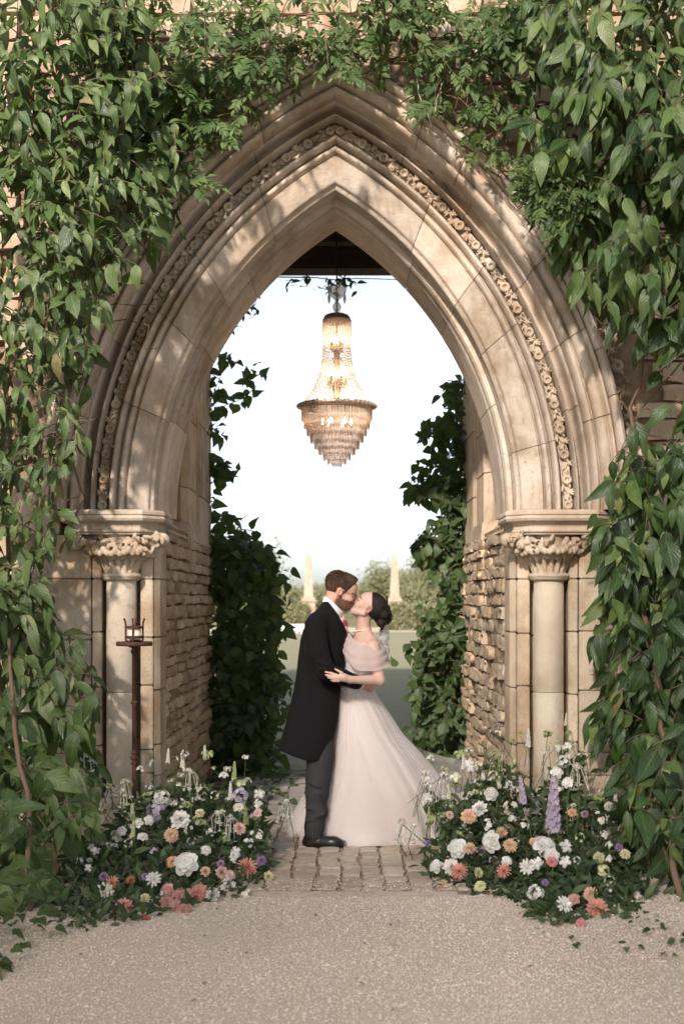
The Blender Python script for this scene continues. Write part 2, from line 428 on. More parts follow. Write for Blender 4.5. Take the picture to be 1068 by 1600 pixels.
while x < .85:
    wv = random.uniform(.115, .15)
    y = -1.47+random.uniform(-.03, .05)
    while y < 3.6:
        ln = random.uniform(.10, .21)
        if y < .55 or (x < -.2 and y < 2.9):
            M = Matrix.Translation((x+wv/2+random.gauss(0,.007), y+ln/2, -.023+random.uniform(-.004, .005))) @ Matrix.Rotation(random.gauss(0, .025), 4, 'X') @ Matrix.Rotation(random.gauss(0, .025), 4, 'Y') @ Matrix.Rotation(random.gauss(0, .03), 4, 'Z') @ Matrix.Diagonal((wv-.011, ln-.015, .085, 1))
            obj('paving_stone', SETT[k % 6], path, M); k += 1
        y += ln
    x += wv
kerb = obj('kerb', mesh_of('kerb', [(-.62,-1.58,.0),(.62,-1.58,.0),(.62,-1.49,.016),(-.62,-1.49,.016),(-.62,-1.49,-.02),(.62,-1.49,-.02)], [(0,1,2,3),(3,2,5,4)], sett_mat(), False)); kerb['kind'] = 'structure'

# ---------------------------------------------------------------- the stone gatehouse with its pointed arch
AX, ZS, A0 = -.046, 2.18, 1.342
gate = thing('stone_gatehouse', 'weathered limestone gatehouse with a deep moulded pointed arch', 'archway', (AX, 0, 0))
def arcpt(r, t, s):                                    # t 0 at the springing, 1 at the apex
    ph = t*math.acos(A0/r)
    return s*(r*math.cos(ph)-A0)+AX, ZS+r*math.sin(ph)
def sweep(sec, t0, t1, s, n):
    rings = []
    for i in range(n+1):
        t = t0+(t1-t0)*i/n
        rings.append([(lambda q: (q[0], y, q[1]))(arcpt(r, t, s)) for r, y in sec])
    V, F = loft(rings); F = [tuple(f) for f in F]; k = len(sec)
    F.append(tuple(range(k))); F.append(tuple(reversed(range(n*k, n*k+k))))
    if s > 0: F = [tuple(reversed(f)) for f in F]
    return V, F
def rounded(sec, it=1):                                # round the section's corners a little (open towards the back pair)
    for _ in range(it):
        out = []
        n = len(sec)
        for i in range(n):
            a, b = sec[i], sec[(i+1) % n]
            if a[1] > .45 and b[1] > .45: out.append(a) if i == 0 or sec[i-1][1] > .45 else out.append(a); continue
            out.append((a[0]*.78+b[0]*.22, a[1]*.78+b[1]*.22)); out.append((a[0]*.22+b[0]*.78, a[1]*.22+b[1]*.78))
        sec = out
    return sec
ORDERS = [
 ('inner_arch', [(2.562,.44),(2.562,.37),(2.580,.345),(2.588,.32),(2.574,.295),(2.560,.285),(2.566,.255),(2.590,.245),(2.597,.215),(2.612,.205),(2.728,.15),(2.736,.16),(2.738,.185),(2.748,.185),(2.750,.16),(2.760,.138),(2.773,.132),(2.785,.14),(2.792,.165),(2.794,.195),(2.806,.195),(2.808,.155),(2.820,.118),(2.834,.112),(2.846,.124),(2.852,.16),(2.854,.5),(2.562,.5)], 5),
 ('soffit_arch', [(2.552,.415),(2.530,.42),(2.520,.46),(2.536,.485),(2.512,.52),(2.509,.56),(2.506,.98),(2.75,.98),(2.75,.43)], 4),
 ('frieze_band', [(2.850,.215),(2.952,.195),(2.952,.5),(2.850,.5)], 5),
 ('middle_arch', [(2.948,.125),(2.954,.10),(2.964,.10),(2.968,.13),(2.972,.18),(2.984,.215),(3.000,.215),(3.012,.18),(3.016,.13),(3.020,.10),(3.030,.085),(3.040,.09),(3.044,.13),(3.05,.5),(2.948,.5)], 6),
 ('outer_arch', [(3.034,.05),(3.032,.0),(3.040,-.04),(3.054,-.062),(3.068,-.058),(3.076,-.035),(3.078,-.015),(3.088,-.015),(3.091,-.05),(3.104,-.078),(3.125,-.092),(3.150,-.085),(3.156,-.065),(3.164,-.065),(3.170,-.095),(3.186,-.10),(3.196,-.08),(3.20,.0),(3.20,.5),(3.034,.5)], 6),
 ('hood_mould', [(3.196,-.03),(3.198,-.10),(3.215,-.145),(3.240,-.14),(3.262,-.10),(3.272,-.03),(3.275,.12),(3.196,.12)], 6),
]
for nm, sec, nv in ORDERS:
    oe = part_empty(nm, gate); sec = rounded(sec, 1)
    for s in (-1, 1):
        ts = [0]+[(i+random.uniform(-.28, .28))/nv for i in range(1, nv)]+[1]
        for a, b in zip(ts[:-1], ts[1:]):
            dy = random.uniform(-.002, .002); dr = random.uniform(-.0015, .0015)
            g = .0009
            V, F = sweep([(r+dr, y+dy) for r, y in sec], a+(g if a > 0 else 0), b-(g if b < 1 else 0), s, max(3, int((b-a)*34)))
            obj('voussoir', mesh_of('voussoir', V, F, M_STONE, sharp=32), oe)
    rm = min(r for r, y in sec); bed = [(max(r, rm+.012), min(y+.016, max(q[1] for q in sec)-.02)) for r, y in sec]
    V1, F1 = sweep(bed, 0, 1, -1, 24)
    V2, F2 = sweep(bed, 0, 1, 1, 24)
    mb = MB(); mb.add(V1, F1); mb.add(V2, F2); 
    if nm != 'frieze_band': mb.build('mortar_bed', M_MORTAR, oe)
# carved running frieze: ring flowers and curling leaves
def carve(fn, lo, hi, h=.0028, mat=None):
    f = Field(lo, hi, h); fn(f); V, F = f.surf(); V = relax(V, F, 1)
    return mesh_of('carving', V, F, mat or M_CARVE)
def flower_fn(f):                                      # local: x along the band, z across it, y out of the stone (-y is front)
    for k in range(14):
        a = 2*math.pi*k/14; b = a+2*math.pi/14
        f.cone((.026*math.cos(a), -.018, .026*math.sin(a)), (.026*math.cos(b), -.018, .026*math.sin(b)), .0125, .0125, .004)
    f.ell((0, -.008, 0), (.013,.012,.013), k=.003)
    for sg in (-1, 1):
        f.cone((.026*sg, -.01, -.02*sg), (.055*sg, -.014, .026*sg), .008, .004, .004)
        f.ell((.05*sg, -.012, .02*sg), (.016,.008,.009), k=.004)
def leaf_fn(f):
    f.cone((-.06, -.004, -.03), (.06, -.008, .03), .007, .006, .004)
    for q, sx in ((-.035, -1), (0., 1), (.032, -1)):
        c = Vector((q, -.012, q*.5+.018*sx))
        for k in range(3):
            a = (.5+k*.75)*sx+.4
            f.cone(c, c+Vector((.028*math.cos(a), -.016+.004*k, .026*math.sin(a))), .009, .006, .005)
        f.ell(c, (.016,.014,.012), k=.005)
CF = carve(flower_fn, (-.085,-.045,-.055), (.085,.02,.055)); CL = [carve(leaf_fn, (-.085,-.045,-.06), (.085,.02,.06))]
def leaf2_fn(f):
    f.cone((-.06, -.004, .03), (.06, -.008, -.028), .008, .005, .004)
    for q, sx in ((-.03, 1), (.005, -1), (.04, 1)):
        c = Vector((q, -.014, -q*.5+.016*sx)); f.ell(c, (.02,.013,.011), k=.005)
        f.cone(c, c+Vector((.022, -.014, .022*sx)), .008, .004, .005); f.cone(c, c+Vector((-.018, -.012, .024*sx)), .007, .004, .005)
CL.append(carve(leaf2_fn, (-.085,-.045,-.06), (.085,.02,.06)))
fr = part_empty('carved_frieze', gate)
for s in (-1, 1):
    n = 37; r = 2.902
    for i in range(n):
        t = (i+.55)/n
        X, Z = arcpt(r, t, s); ph = t*math.acos(A0/r)
        ang = ph+math.pi/2                                # tangent direction
        M = Matrix.Translation((X, .186, Z)) @ Matrix.Rotation((math.pi-ang) if s > 0 else ang-math.pi, 4, 'Y').inverted()
        tx = Vector((-math.sin(ph)*s, 0, math.cos(ph))); tz = Vector((math.cos(ph)*s, 0, math.sin(ph))); ty = tz.cross(tx)
        if ty.y < 0: tx = -tx; ty = tz.cross(tx)
        Mr = Matrix((tx, ty, tz)).transposed().to_4x4()
        sc_ = random.uniform(.78, .94)
        Md = Matrix.Diagonal((random.choice((-1,1))*sc_ if i % 2 else sc_, 1, sc_, 1))
        obj('carved_flower' if i % 2 == 0 else 'carved_leaf', CF if i % 2 == 0 else CL[(i//2) % 2], fr, Matrix.Translation((X, .203, Z)) @ Mr @ Md)
# scrolls on the outer side of the hood
hf = part_empty('hood_carving', gate)
for s in (-1, 1):
    for i in range(26):
        t = (i+.5)/26; r = 3.33
        X, Z = arcpt(r, t, s); ph = t*math.acos(A0/r)
        tx = Vector((-math.sin(ph)*s, 0, math.cos(ph))); tz = Vector((math.cos(ph)*s, 0, math.sin(ph))); ty = tz.cross(tx)
        if ty.y < 0: tx = -tx; ty = tz.cross(tx)
        obj('carved_leaf', CL[i % 2] if i % 3 else CF, hf, Matrix.Translation((X, .03, Z)) @ Matrix((tx, ty, tz)).transposed().to_4x4() @ Matrix.Diagonal((1.05, 1.2, 1.1, 1)))

# front wall with the opening, and the blocks behind it
def gate_wall():
    mb = MB(); n = 30; V = []; ro = 3.22
    pts = [(AX-(ro-A0), 0.)]+[arcpt(ro, i/n, -1) for i in range(n+1)]+[arcpt(ro, 1-i/n, 1) for i in range(1, n+1)]+[(AX+(ro-A0), 0.)]
    X0, X1, Z1 = AX-7, AX+7, 11.2
    out = []
    for x, z in pts:
        if x < AX-1e-4 and z <= ZS+.6: out.append((X0, z))
        elif x > AX+1e-4 and z <= ZS+.6: out.append((X1, z))
        else:
            f = (z-ZS-.6)/2.1; sgn = -1 if x < AX-1e-4 else (1 if x > AX+1e-4 else 0)
            q = min(1, f*1.6)
            out.append((AX+sgn*7*(1-max(0, (f-.6)/.4)) if sgn else AX, ZS+.6+(Z1-ZS-.6)*q))
    for k in range(len(pts)):
        V += [(pts[k][0], .06, pts[k][1]), (out[k][0], .06, out[k][1])]
    F = [(2*k, 2*k+1, 2*k+3, 2*k+2) for k in range(len(pts)-1)]
    mb.add(V, F); return mb
gate_wall().build('front_wall', M_MORTAR, gate, False)
mb = MB()
for s in (-1, 1):
    a, b = sorted((AX+s*1.37, AX+s*7)); mb.box((a, .5, -.2), (b, 3.45, 11.2)) 
mb.build('side_wall', M_MORTAR, gate, False)
mb = MB(); mb.box((AX-1.36, .98, 4.95), (AX+1.36, 3.44, 11.19)); mb.build('upper_wall', M_MORTAR, gate, False)
ce = part_empty('ceiling', gate)
for i in range(10):
    mb = MB(); y = 1.0+i*.245; mb.box((AX-1.355, y, 4.86+random.uniform(0, .012)), (AX+1.355, y+.235, 4.93)); mb.build('board', M_TIMBER, ce, False)
mb = MB(); mb.box((AX-1.35, 3.16, 4.59), (AX+1.35, 3.42, 4.85)); mb.build('lintel', M_TIMBER, gate, False)
for i in range(3):
    mb = MB(); y = 1.3+i*.7; mb.box((AX-1.352, y, 4.7), (AX+1.352, y+.13, 4.859)); mb.build('ceiling_beam', M_TIMBER, gate, False)
# wall stones of the facade
WST = variants(6, M_WALL, 3, 1, 2, .03, rnd=.13)
z = 2.0; row = 0
while z < 6.75:
    hgt = random.uniform(.11, .17); x = -2.75+random.uniform(-.2, 0)
    while x < 2.75:
        ln = random.uniform(.24, .46); c = Vector((x+ln/2, z+hgt/2))
        ok = abs(c.x) < 2.7
        for ex in (x+.01, x+ln-.01):
            for ez in (z, z+hgt):
                dx = abs(ex-AX)+A0; dz = ez-ZS
                if ez < ZS:
                    if abs(ex-AX) < 1.95: ok = False
                elif dx*dx+dz*dz < 3.34**2: ok = False
        if ok:
            M = Matrix.Translation((c.x, .05+random.uniform(-.012, .012), c.y)) @ Matrix.Rotation(random.gauss(0, .012), 4, 'Y') @ Matrix.Diagonal((ln-.016, .09, hgt-.014, 1))
            obj('wall_stone', WST[row % 6], gate, M)
        row += 1; x += ln
    z += hgt
# jambs: dressed blocks, shaft, capital, rubble reveal
RUB = variants(10, M_RUBBLE, 2, 9, 3, .05, rnd=.10, sharp=45)
def prism(mb, plan, z0, z1):
    n = len(plan); V = [(x, y, z0) for x, y in plan]+[(x, y, z1) for x, y in plan]
    F = [(i, (i+1) % n, n+(i+1) % n, n+i) for i in range(n)]+[tuple(reversed(range(n))), tuple(range(n, 2*n))]
    mb.add(V, F)
def bevel_mesh(mb, name, mat, w=.006):
    bm = bmesh.new(); vs = [bm.verts.new(v) for v in mb.v]
    for f in mb.f:
        try: bm.faces.new([vs[i] for i in f])
        except ValueError: pass
    bmesh.ops.recalc_face_normals(bm, faces=bm.faces[:])
    bmesh.ops.bevel(bm, geom=[e for e in bm.edges], offset=w, segments=2, affect='EDGES', clamp_overlap=True)
    me = bpy.data.meshes.new(name); bm.to_mesh(me); bm.free(); me.materials.append(mat)
    me.polygons.foreach_set('use_smooth', np.zeros(len(me.polygons), dtype=bool)); return me
def capital_fn(f, s, plain):
    r2 = np.random.default_rng(5 if s < 0 else 9); cx = AX+s*1.42; cy = .12
    for i in range(6):
        z0 = 1.75+i*.045; f.cone((cx, cy, z0), (cx, cy, z0+.045), .098+.0016*i*i, .098+.0016*(i+1)**2, .01)
    def cluster(c, n, spread, size, d):
        c = Vector(c)
        for k in range(n):
            o = Vector((r2.normal(0, spread), r2.normal(0, spread*.5)-.01, r2.normal(0, spread*.75)))
            M = Matrix.Rotation(r2.uniform(0, 6.28), 3, 'Y') @ Matrix.Rotation(r2.uniform(-.6, .6), 3, 'X')
            f.ell(c+o, (size*r2.uniform(.8, 1.5), size*r2.uniform(.5, .8), size*r2.uniform(.45, .8)), M, .006)
        for k in range(n//2):
            o = Vector((r2.normal(0, spread), -.04, r2.normal(0, spread*.7)))
            f.ell(c+o, (.007, .02, .014), Matrix.Rotation(r2.uniform(0, 6.28), 3, 'Y'), .004, 'cut')
    for k in range(9):                                   # upright leaves with curled heads round the bell
        a = -math.pi+math.pi*k/8*1.0
        d = Vector((math.cos(a), math.sin(a), 0)); c = Vector((cx, cy, 0))
        hh = r2.uniform(-.012, .012)
        f.chain([c+d*.095+Vector((0,0,1.77)), c+d*.125+Vector((0,0,1.85)), c+d*.175+Vector((0,0,1.925+hh)), c+d*.215+Vector((0,0,1.925+hh))], [.016,.016,.02,.022], .008)
        t = Vector((-d.y, d.x, 0))
        for sg in (-1, 0, 1):
            f.ell(c+d*.215+t*.026*sg+Vector((0,0,1.915+hh-.014*abs(sg))), (.02,.02,.024), k=.006)
        for sg in (-1, 1):
            f.ell(c+d*.15+t*.03*sg+Vector((0,0,1.885)), (.018,.016,.034), k=.006)
    for px_, n in ((-.25, 16), (-.13, 12), (.02, 8), (.13, 12), (.235, 16)):
        cluster((cx+s*(-px_)*1.0, -.015, 1.965), n, .034, .026, 0)
    f.cone((cx-s*.28, .06, 1.985), (cx+s*.25, .06, 1.985), .05, .05, .01)
for s in (-1, 1):
    jb = part_empty('jamb', gate)
    X = lambda q: AX+s*q
    def blk(plan, zs, nm='ashlar_block', mat=M_JAMB):
        for a, b in zip(zs[:-1], zs[1:]):
            mb = MB(); prism(mb, [(X(x), y) for x, y in plan], a+.0025, b-.0025); obj(nm, bevel_mesh(mb, nm, mat), jb)
    zz = lambda: [0.0]+[q+random.uniform(-.04, .04) for q in (.42, .62, 1.0, 1.36)]+[1.73, 2.02]
    blk([(1.605, .02), (1.95, .02), (1.95, .49), (1.605, .49)], zz())
    blk([(1.545, .09), (1.597, .03), (1.60, .49), (1.545, .49)], zz())
    blk([(1.302, .27), (1.54, .27), (1.54, .49), (1.302, .49)], zz())
    blk([(1.215, .15), (1.298, .15), (1.298, .49), (1.215, .49)], zz())
    blk([(1.172, .215), (1.211, .155), (1.211, .49), (1.172, .49)], zz())
    blk([(1.955, .0), (2.35, .0), (2.35, .05), (1.955, .05)], [0, .35, .74, 1.1, 1.45, 1.8, 2.02, 2.3])
    blk([(1.812, .03), (1.952, .03), (1.952, .48), (1.812, .48)], [2.021, 2.2])
    # shaft
    cl = part_empty('column', gate)
    for a, b in ((.30, .98), (.983, 1.72)):
        mb = MB(); mb.lathe([(.097, b), (.0995, b-.004), (.0995, (a+b)/2), (.0995, a+.004), (.097, a)], (X(1.42), .12, 0), 40); mb.build('shaft', M_COLUMN, cl)
    mb = MB(); mb.lathe([(.10,.315),(.112,.31),(.118,.30),(.112,.288),(.12,.282),(.145,.27),(.155,.25),(.15,.23),(.14,.222),(.15,.215),(.165,.2),(.165,.185)], (X(1.42), .12, 0), 40); mb.build('column_base', M_COLUMN, cl)
    mb = MB(); q = .17
    prism(mb, [(X(1.42)+q*math.cos(R(22.5+45*i))*1.08, .12+q*math.sin(R(22.5+45*i))*1.08) for i in range(8)], 0, .187)
    obj('plinth', bevel_mesh(mb, 'plinth', M_COLUMN, .012), cl)
    mb = MB(); mb.lathe([(.10,1.772),(.125,1.768),(.138,1.755),(.138,1.745),(.128,1.738),(.13,1.73),(.118,1.722),(.10,1.715)], (X(1.42), .12, 0), 40); mb.build('necking', M_CARVE, cl)
    f = Field((X(1.42)-.36, -.15, 1.74), (X(1.42)+.36, .36, 2.05), .0055); capital_fn(f, s, 0)
    V, F = f.surf(); obj('capital', mesh_of('capital', relax(V, F, 1, .4), F, M_CARVE), cl)
    # moulded abacus
    plan = [(1.80, .45), (1.80, .0), (1.70, -.11), (1.245, -.11), (1.125, .03), (1.125, .45)]
    prof = [(2.18, -.03), (2.176, -.006), (2.165, .004), (2.148, .006), (2.140, -.002), (2.137, .002), (2.122, .006), (2.106, -.002), (2.096, -.022), (2.088, -.042), (2.07, -.052), (2.052, -.05), (2.045, -.04), (2.036, -.042), (2.03, -.055), (2.018, -.06)]
    cen = Vector((1.46, .2))
    rings = []
    for zq, off in prof:
        ring = []
        for i, p in enumerate(plan):
            p = Vector(p); a = Vector(plan[i-1]); b = Vector(plan[(i+1) % len(plan)])
            n1 = (p-a).normalized(); n2 = (b-p).normalized(); n1 = Vector((-n1.y, n1.x)); n2 = Vector((-n2.y, n2.x))
            n_ = (n1+n2).normalized()
            if n_.dot(p-cen) < 0: n_ = -n_
            p = p+n_*off*1.1
            ring.append((X(p.x), p.y, zq))
        rings.append(ring)
    V, F = loft(rings); F = [tuple(f) for f in F]; F.append(tuple(range(6)))
    obj('abacus', mesh_of('abacus', V, F, M_STONE, False), jb)
    # second small shaft farther out
    mb = MB(); mb.lathe([(.055, 1.74), (.055, .2)], (X(1.99), -.02, 0), 20); mb.build('colonnette', M_COLUMN, cl)
    mb = MB(); mb.lathe([(.06,1.80),(.10,1.79),(.105,1.765),(.085,1.75),(.085,1.74),(.06,1.735)], (X(1.99), -.02, 0), 24); mb.build('colonnette_ring', M_CARVE, cl)
    mb = MB(); mb.lathe([(.15,2.02),(.14,1.97),(.10,1.93),(.09,1.88),(.07,1.80)], (X(1.99), -.02, 0), 24); mb.build('colonnette_capital', M_CARVE, cl)
    # rubble reveal: coursed rough stones, with a shallow break half way
    rv = part_empty('rubble_reveal', gate)
    mb = MB(); a, b = sorted((X(1.182), X(1.45))); mb.box((a, .492, 0), (b, 3.4, 2.12)); mb.build('rubble_core', M_MORTAR, rv, False)
    z = .0; row = 0
    while z < 2.06:
        hgt = random.uniform(.068, .112); y = .50-random.uniform(0, .1)
        while y < 3.42:
            ln = random.uniform(.38, .95); y1 = min(y+ln, 3.46)
            if y < 1.75 < y1: y1 = 1.75
            if y1-y > .06 and y1 > .5:
                base = 1.162 if y < 1.74 else 1.148
                th = .13; pr = random.uniform(-.02, .022)
                M = Matrix.Translation((X(base-pr+th/2), (max(y, .49)+y1)/2, z+hgt/2)) @ Matrix.Rotation(random.gauss(0, .018), 4, 'X') @ Matrix.Rotation(random.gauss(0, .03), 4, 'Z') @ Matrix.Diagonal((th, y1-max(y, .49)-.006, hgt-random.uniform(.008, .02), 1))
                obj('rubble_stone', RUB[row % 10], rv, M); row += 1
            y = y1
        z += hgt
    # dressed upper reveal: recessed panel and rear pilaster with pointed stops
    def ub(plan, zs):
        for a, b in zip(zs[:-1], zs[1:]):
            mb = MB(); prism(mb, [(X(x), y) for x, y in plan], a+.002, b-.002); obj('ashlar_block', bevel_mesh(mb, 'ashlar_block', M_JAMB), jb)
    us = lambda: [2.1, 2.55+random.uniform(-.1,.1), 3.05+random.uniform(-.1,.1), 3.6+random.uniform(-.1,.1), 4.2, 4.85]
    ub([(1.30, .985), (1.365, .985), (1.365, 1.9), (1.30, 1.9)], us())
    ub([(1.245, 1.86), (1.30, 1.905), (1.365, 1.905), (1.365, 2.5), (1.19, 2.5), (1.19, 1.95)], us())
    ub([(1.165, 2.56), (1.19, 2.505), (1.365, 2.505), (1.365, 3.46), (1.165, 3.46)], us())
    for (ya, yb, xo) in ((.6, 1.7, 1.30), (1.8, 3.44, 1.17)):            # sloped stops where the rubble begins
        mb = MB(); ym = (ya+yb)/2; xi = 1.15
        V = [(X(xi), ya, 2.06), (X(xi), yb, 2.06), (X(1.36), yb, 2.06), (X(1.36), ya, 2.06), (X(xo), ya+.05, 2.22), (X(xo), yb-.05, 2.22), (X(1.358), yb-.05, 2.22), (X(1.358), ya+.05, 2.22)]
        mb.add(V, [(0,1,5,4),(1,2,6,5),(2,3,7,6),(3,0,4,7),(4,5,6,7),(0,3,2,1)]); obj('chamfer_stop', bevel_mesh(mb, 'chamfer_stop', M_JAMB, .008), jb)
# ---------------------------------------------------------------- leaves
def leaf_geo(W=.5, droop=.25, fold=.25, rows=6, wide=.42, wave=.03, twist=0., sharp=1.0):   # unit length, tip on +y
    V = []; uv = []
    for i in range(rows+1):
        t = i/rows
        a = math.sin(math.pi*min(1, t**(math.log(.5)/math.log(wide))))
        wv = W/2*max(.02, a**.85*(1-.25*t**3*sharp))
        zc = -droop*t*t; yc = t*(1-.25*droop*droop*t); tw = twist*t
        for k, u in ((-1, 0), (0, .5), (1, 1)):
            x = k*wv; z = zc+fold*wv*abs(k)+(wave*math.sin(t*9+k*2)*abs(k))
            V.append((x*math.cos(tw)-(z-zc)*math.sin(tw), yc, zc+x*math.sin(tw)+(z-zc)*math.cos(tw))); uv.append((u, t))
    F = []
    for i in range(rows):
        for k in (0, 1):
            F.append((i*3+k, i*3+k+1, i*3+k+4, i*3+k+3))
    return np.array(V), np.array(F), np.array(uv)
def compound_geo(n=4, lw=.42, seed=0):                # pinnate leaf: n pairs and an end leaflet, unit length
    r = np.random.default_rng(seed); V = []; F = []; U = []; b = 0
    spots = [(0., .98, 0.)]+[(sg, .28+.66*i/n, sg) for i in range(n) for sg in (-1, 1)]
    for sx, y, sg in spots:
        L = r.uniform(.30, .38); v, f, u = leaf_geo(lw, r.uniform(.1, .4), .2, 3)
        a = -sg*r.uniform(.75, 1.05); v = v*L
        rx = r.uniform(-.35, .15)
        v = np.stack([v[:,0], v[:,1]*math.cos(rx)-v[:,2]*math.sin(rx), v[:,1]*math.sin(rx)+v[:,2]*math.cos(rx)], 1)
        v = np.stack([v[:,0]*math.cos(a)-v[:,1]*math.sin(a), v[:,0]*math.sin(a)+v[:,1]*math.cos(a)+y*.72, v[:,2]-.25*y*y*.7], 1)
        V.append(v); F.append(f+b); U.append(u); b += len(v)
    st = [(0, .72*t, -.25*t*t*.7) for t in np.linspace(0, 1, 5)]
    v = np.array([(x+dx, y, z) for x, y, z in st for dx in (-.006, .006)]); f = np.array([(2*i, 2*i+1, 2*i+3, 2*i+2) for i in range(4)])
    V.append(v); F.append(f+b); U.append(np.full((len(v), 2), .5))
    return np.concatenate(V), np.concatenate(F), np.concatenate(U)
LG = {
 'big': [leaf_geo(w_, d, f, 6, .38, wv_, tw, 1.25) for w_, d, f, tw, wv_ in ((.40,.15,.3,.15,.02), (.46,.40,.2,-.35,.03), (.36,.25,.45,.4,.02), (.42,.6,.25,0,.04), (.50,.08,.15,-.15,.035), (.30,.35,.6,.5,.02), (.44,.7,.4,-.5,.05))],
 'round': [leaf_geo(.72, d, f, 5, .40, .03, tw, 1.6) for d, f, tw in ((.15,.25,.15), (.35,.2,-.2), (.5,.3,.2))],
 'small': [leaf_geo(.5, d, f, 4, .45, .02, tw) for d, f, tw in ((.15,.25,.2), (.4,.2,-.2))],
 'comp': [compound_geo(4, .44, i) for i in range(4)],
 'lance': [leaf_geo(.3, d, f, 5, .45, .02, tw) for d, f, tw in ((.2,.25,.2), (.5,.2,-.2))],
}
LM = {}
def leaf_mesh(kind, i, mat):
    k = (kind, i, mat.name)
    if k not in LM:
        V, F, U = LG[kind][i]; LM[k] = mesh_of('leaf', V, F, mat, True, U[F.ravel()], np.zeros(len(V)))
    return LM[k]
def nrm(a): return a/(np.linalg.norm(a, axis=1, keepdims=True)+1e-9)
def frames(t, n):
    t = nrm(t); x = nrm(np.cross(t, n)); z = np.cross(x, t); return np.stack([x, t, z], 2)       # columns
def leaf_batch(name, kind, pos, fr_, size, mat, parent=None):
    pos = np.asarray(pos); size = np.asarray(size); Vs = []; Fs = []; Us = []; T = []; b = 0; nv = len(LG[kind])
    pick = rng.integers(0, nv, len(pos))
    for k in range(nv):
        ii = np.nonzero(pick == k)[0]
        if not len(ii): continue
        V0, F0, U0 = LG[kind][k]
        V = np.einsum('nij,vj->nvi', fr_[ii], V0)*size[ii][:,None,None]+pos[ii][:,None]
        Vs.append(V.reshape(-1, 3)); Fs.append((F0[None]+len(V0)*np.arange(len(ii))[:,None,None]).reshape(-1, 4)+b)
        Us.append(np.tile(U0[F0.ravel()], (len(ii), 1))); T.append(np.repeat(rng.random(len(ii)), len(V0))); b += V.shape[0]*V.shape[1]
    o = obj(name, mesh_of(name, np.concatenate(Vs), np.concatenate(Fs), mat, True, np.concatenate(Us), np.concatenate(T)), parent)
    return o
def leaf_parts(name, kind, pos, fr_, size, mat, parent):
    for p, f, s in zip(pos, fr_, size):
        M = Matrix(np.block([[f*s, p[:,None]], [np.zeros((1,3)), np.ones((1,1))]]).tolist())
        obj(name, leaf_mesh(kind, int(rng.integers(0, len(LG[kind]))), mat), parent, M)
def inside(poly, x, y):
    poly = np.asarray(poly, float); r = np.zeros(len(x), bool); j = len(poly)-1
    for i in range(len(poly)):
        xi, yi = poly[i]; xj, yj = poly[j]
        c = ((yi > y) != (yj > y)) & (x < (xj-xi)*(y-yi)/(yj-yi+1e-9)+xi); r ^= c; j = i
    return r
def to_px(p):
    d = p[:,1]+CAMD; return 534+p[:,0]*FPX/d, HZ-(p[:,2]-CH)*FPX/d, d
def shoots(poly, n, dfun, thick, length, droop, per, spread=.7, hang=.6, out=.55, holes=()):
    """leafy shoots growing inside an outline on the wall: leaf positions, tip directions, normals and the shoot curves"""
    poly = np.asarray(poly, float); lo = poly.min(0); hi = poly.max(0)
    px, py = [], []
    while len(px) < n:
        x = rng.uniform(lo[0], hi[0], n*2); y = rng.uniform(lo[1], hi[1], n*2); k = inside(poly, x, y)
        for h, pr in holes: k &= ~(inside(h, x, y) & (rng.random(len(x)) < pr))
        px += list(x[k]); py += list(y[k])
    LP, LT, LN, LS, CU = [], [], [], [], []
    for i in range(n):
        d = float(dfun(px[i], py[i]))+thick*rng.random()**1.3
        p = np.array(P(px[i], py[i], d)); L = length*rng.uniform(.6, 1.3)
        v = np.array([rng.normal(0, spread), -out*rng.random(), rng.normal(.15, .5)]); v /= np.linalg.norm(v)
        ns = per; cur = [p.copy()]; side = rng.choice((-1, 1))
        for j in range(ns):
            v = v+np.array([0, -.03, -droop/ns]); v /= np.linalg.norm(v); p = p+v*L/ns; cur.append(p.copy())
            sd = np.cross(v, [0, -1, 0.2]); sd /= np.linalg.norm(sd)+1e-9; side = -side
            t = v*.45+sd*side*.75+np.array([rng.normal(0, .25), -.25+rng.normal(0, .25), -hang+rng.normal(0, .25)])
            if j == ns-1: t = v*.8+np.array([rng.normal(0,.2), -.2, -hang*.6])
            nn = np.array([rng.normal(0, .45), -.75+rng.normal(0, .3), .65+rng.normal(0, .3)])
            LP.append(p.copy()); LT.append(t); LN.append(nn); LS.append((.32+1.0*rng.random()**.9)*(1-.35*(j == ns-1)*rng.random()))
        CU.append(cur)
    LP, LT, LN, LS = map(np.array, (LP, LT, LN, LS))
    x, y, d = to_px(LP+nrm(LT)*.05)
    k = inside(poly, x+rng.normal(0, 7, len(x)), y+rng.normal(0, 7, len(x)))
    for h, pr in holes: k &= ~(inside(h, x, y) & (rng.random(len(x)) < pr))
    C2 = []
    for c in CU:
        c = np.array(c); a, b, _ = to_px(c); ok = inside(poly, a, b); m = len(c) if ok.all() else int(np.argmin(ok))
        if m >= 2: C2.append(list(c[:m]))
    CU = C2
    return LP[k], frames(LT[k], LN[k]), LS[k], CU
def grow(root, kind, LP, FR, SZ, mats_fn, nparts, partname='leaf', stuff='foliage', vis=None):
    d = LP[:,1]; order = np.argsort(d-SZ*1.5 if vis is None else vis)
    a, b = order[:nparts], order[nparts:]
    mi = mats_fn(LP)
    for ii, isobj in ((a, True), (b, False)):
        for m in sorted(set(mi[ii]), key=lambda q: q.name):
            jj = np.array([q for q in ii if mi[q] is m])
            if isobj: leaf_parts(partname, kind, LP[jj], FR[jj], SZ[jj], m, root)
            elif len(jj): leaf_batch(stuff, kind, LP[jj], FR[jj], SZ[jj], m, root)['kind'] = 'stuff'
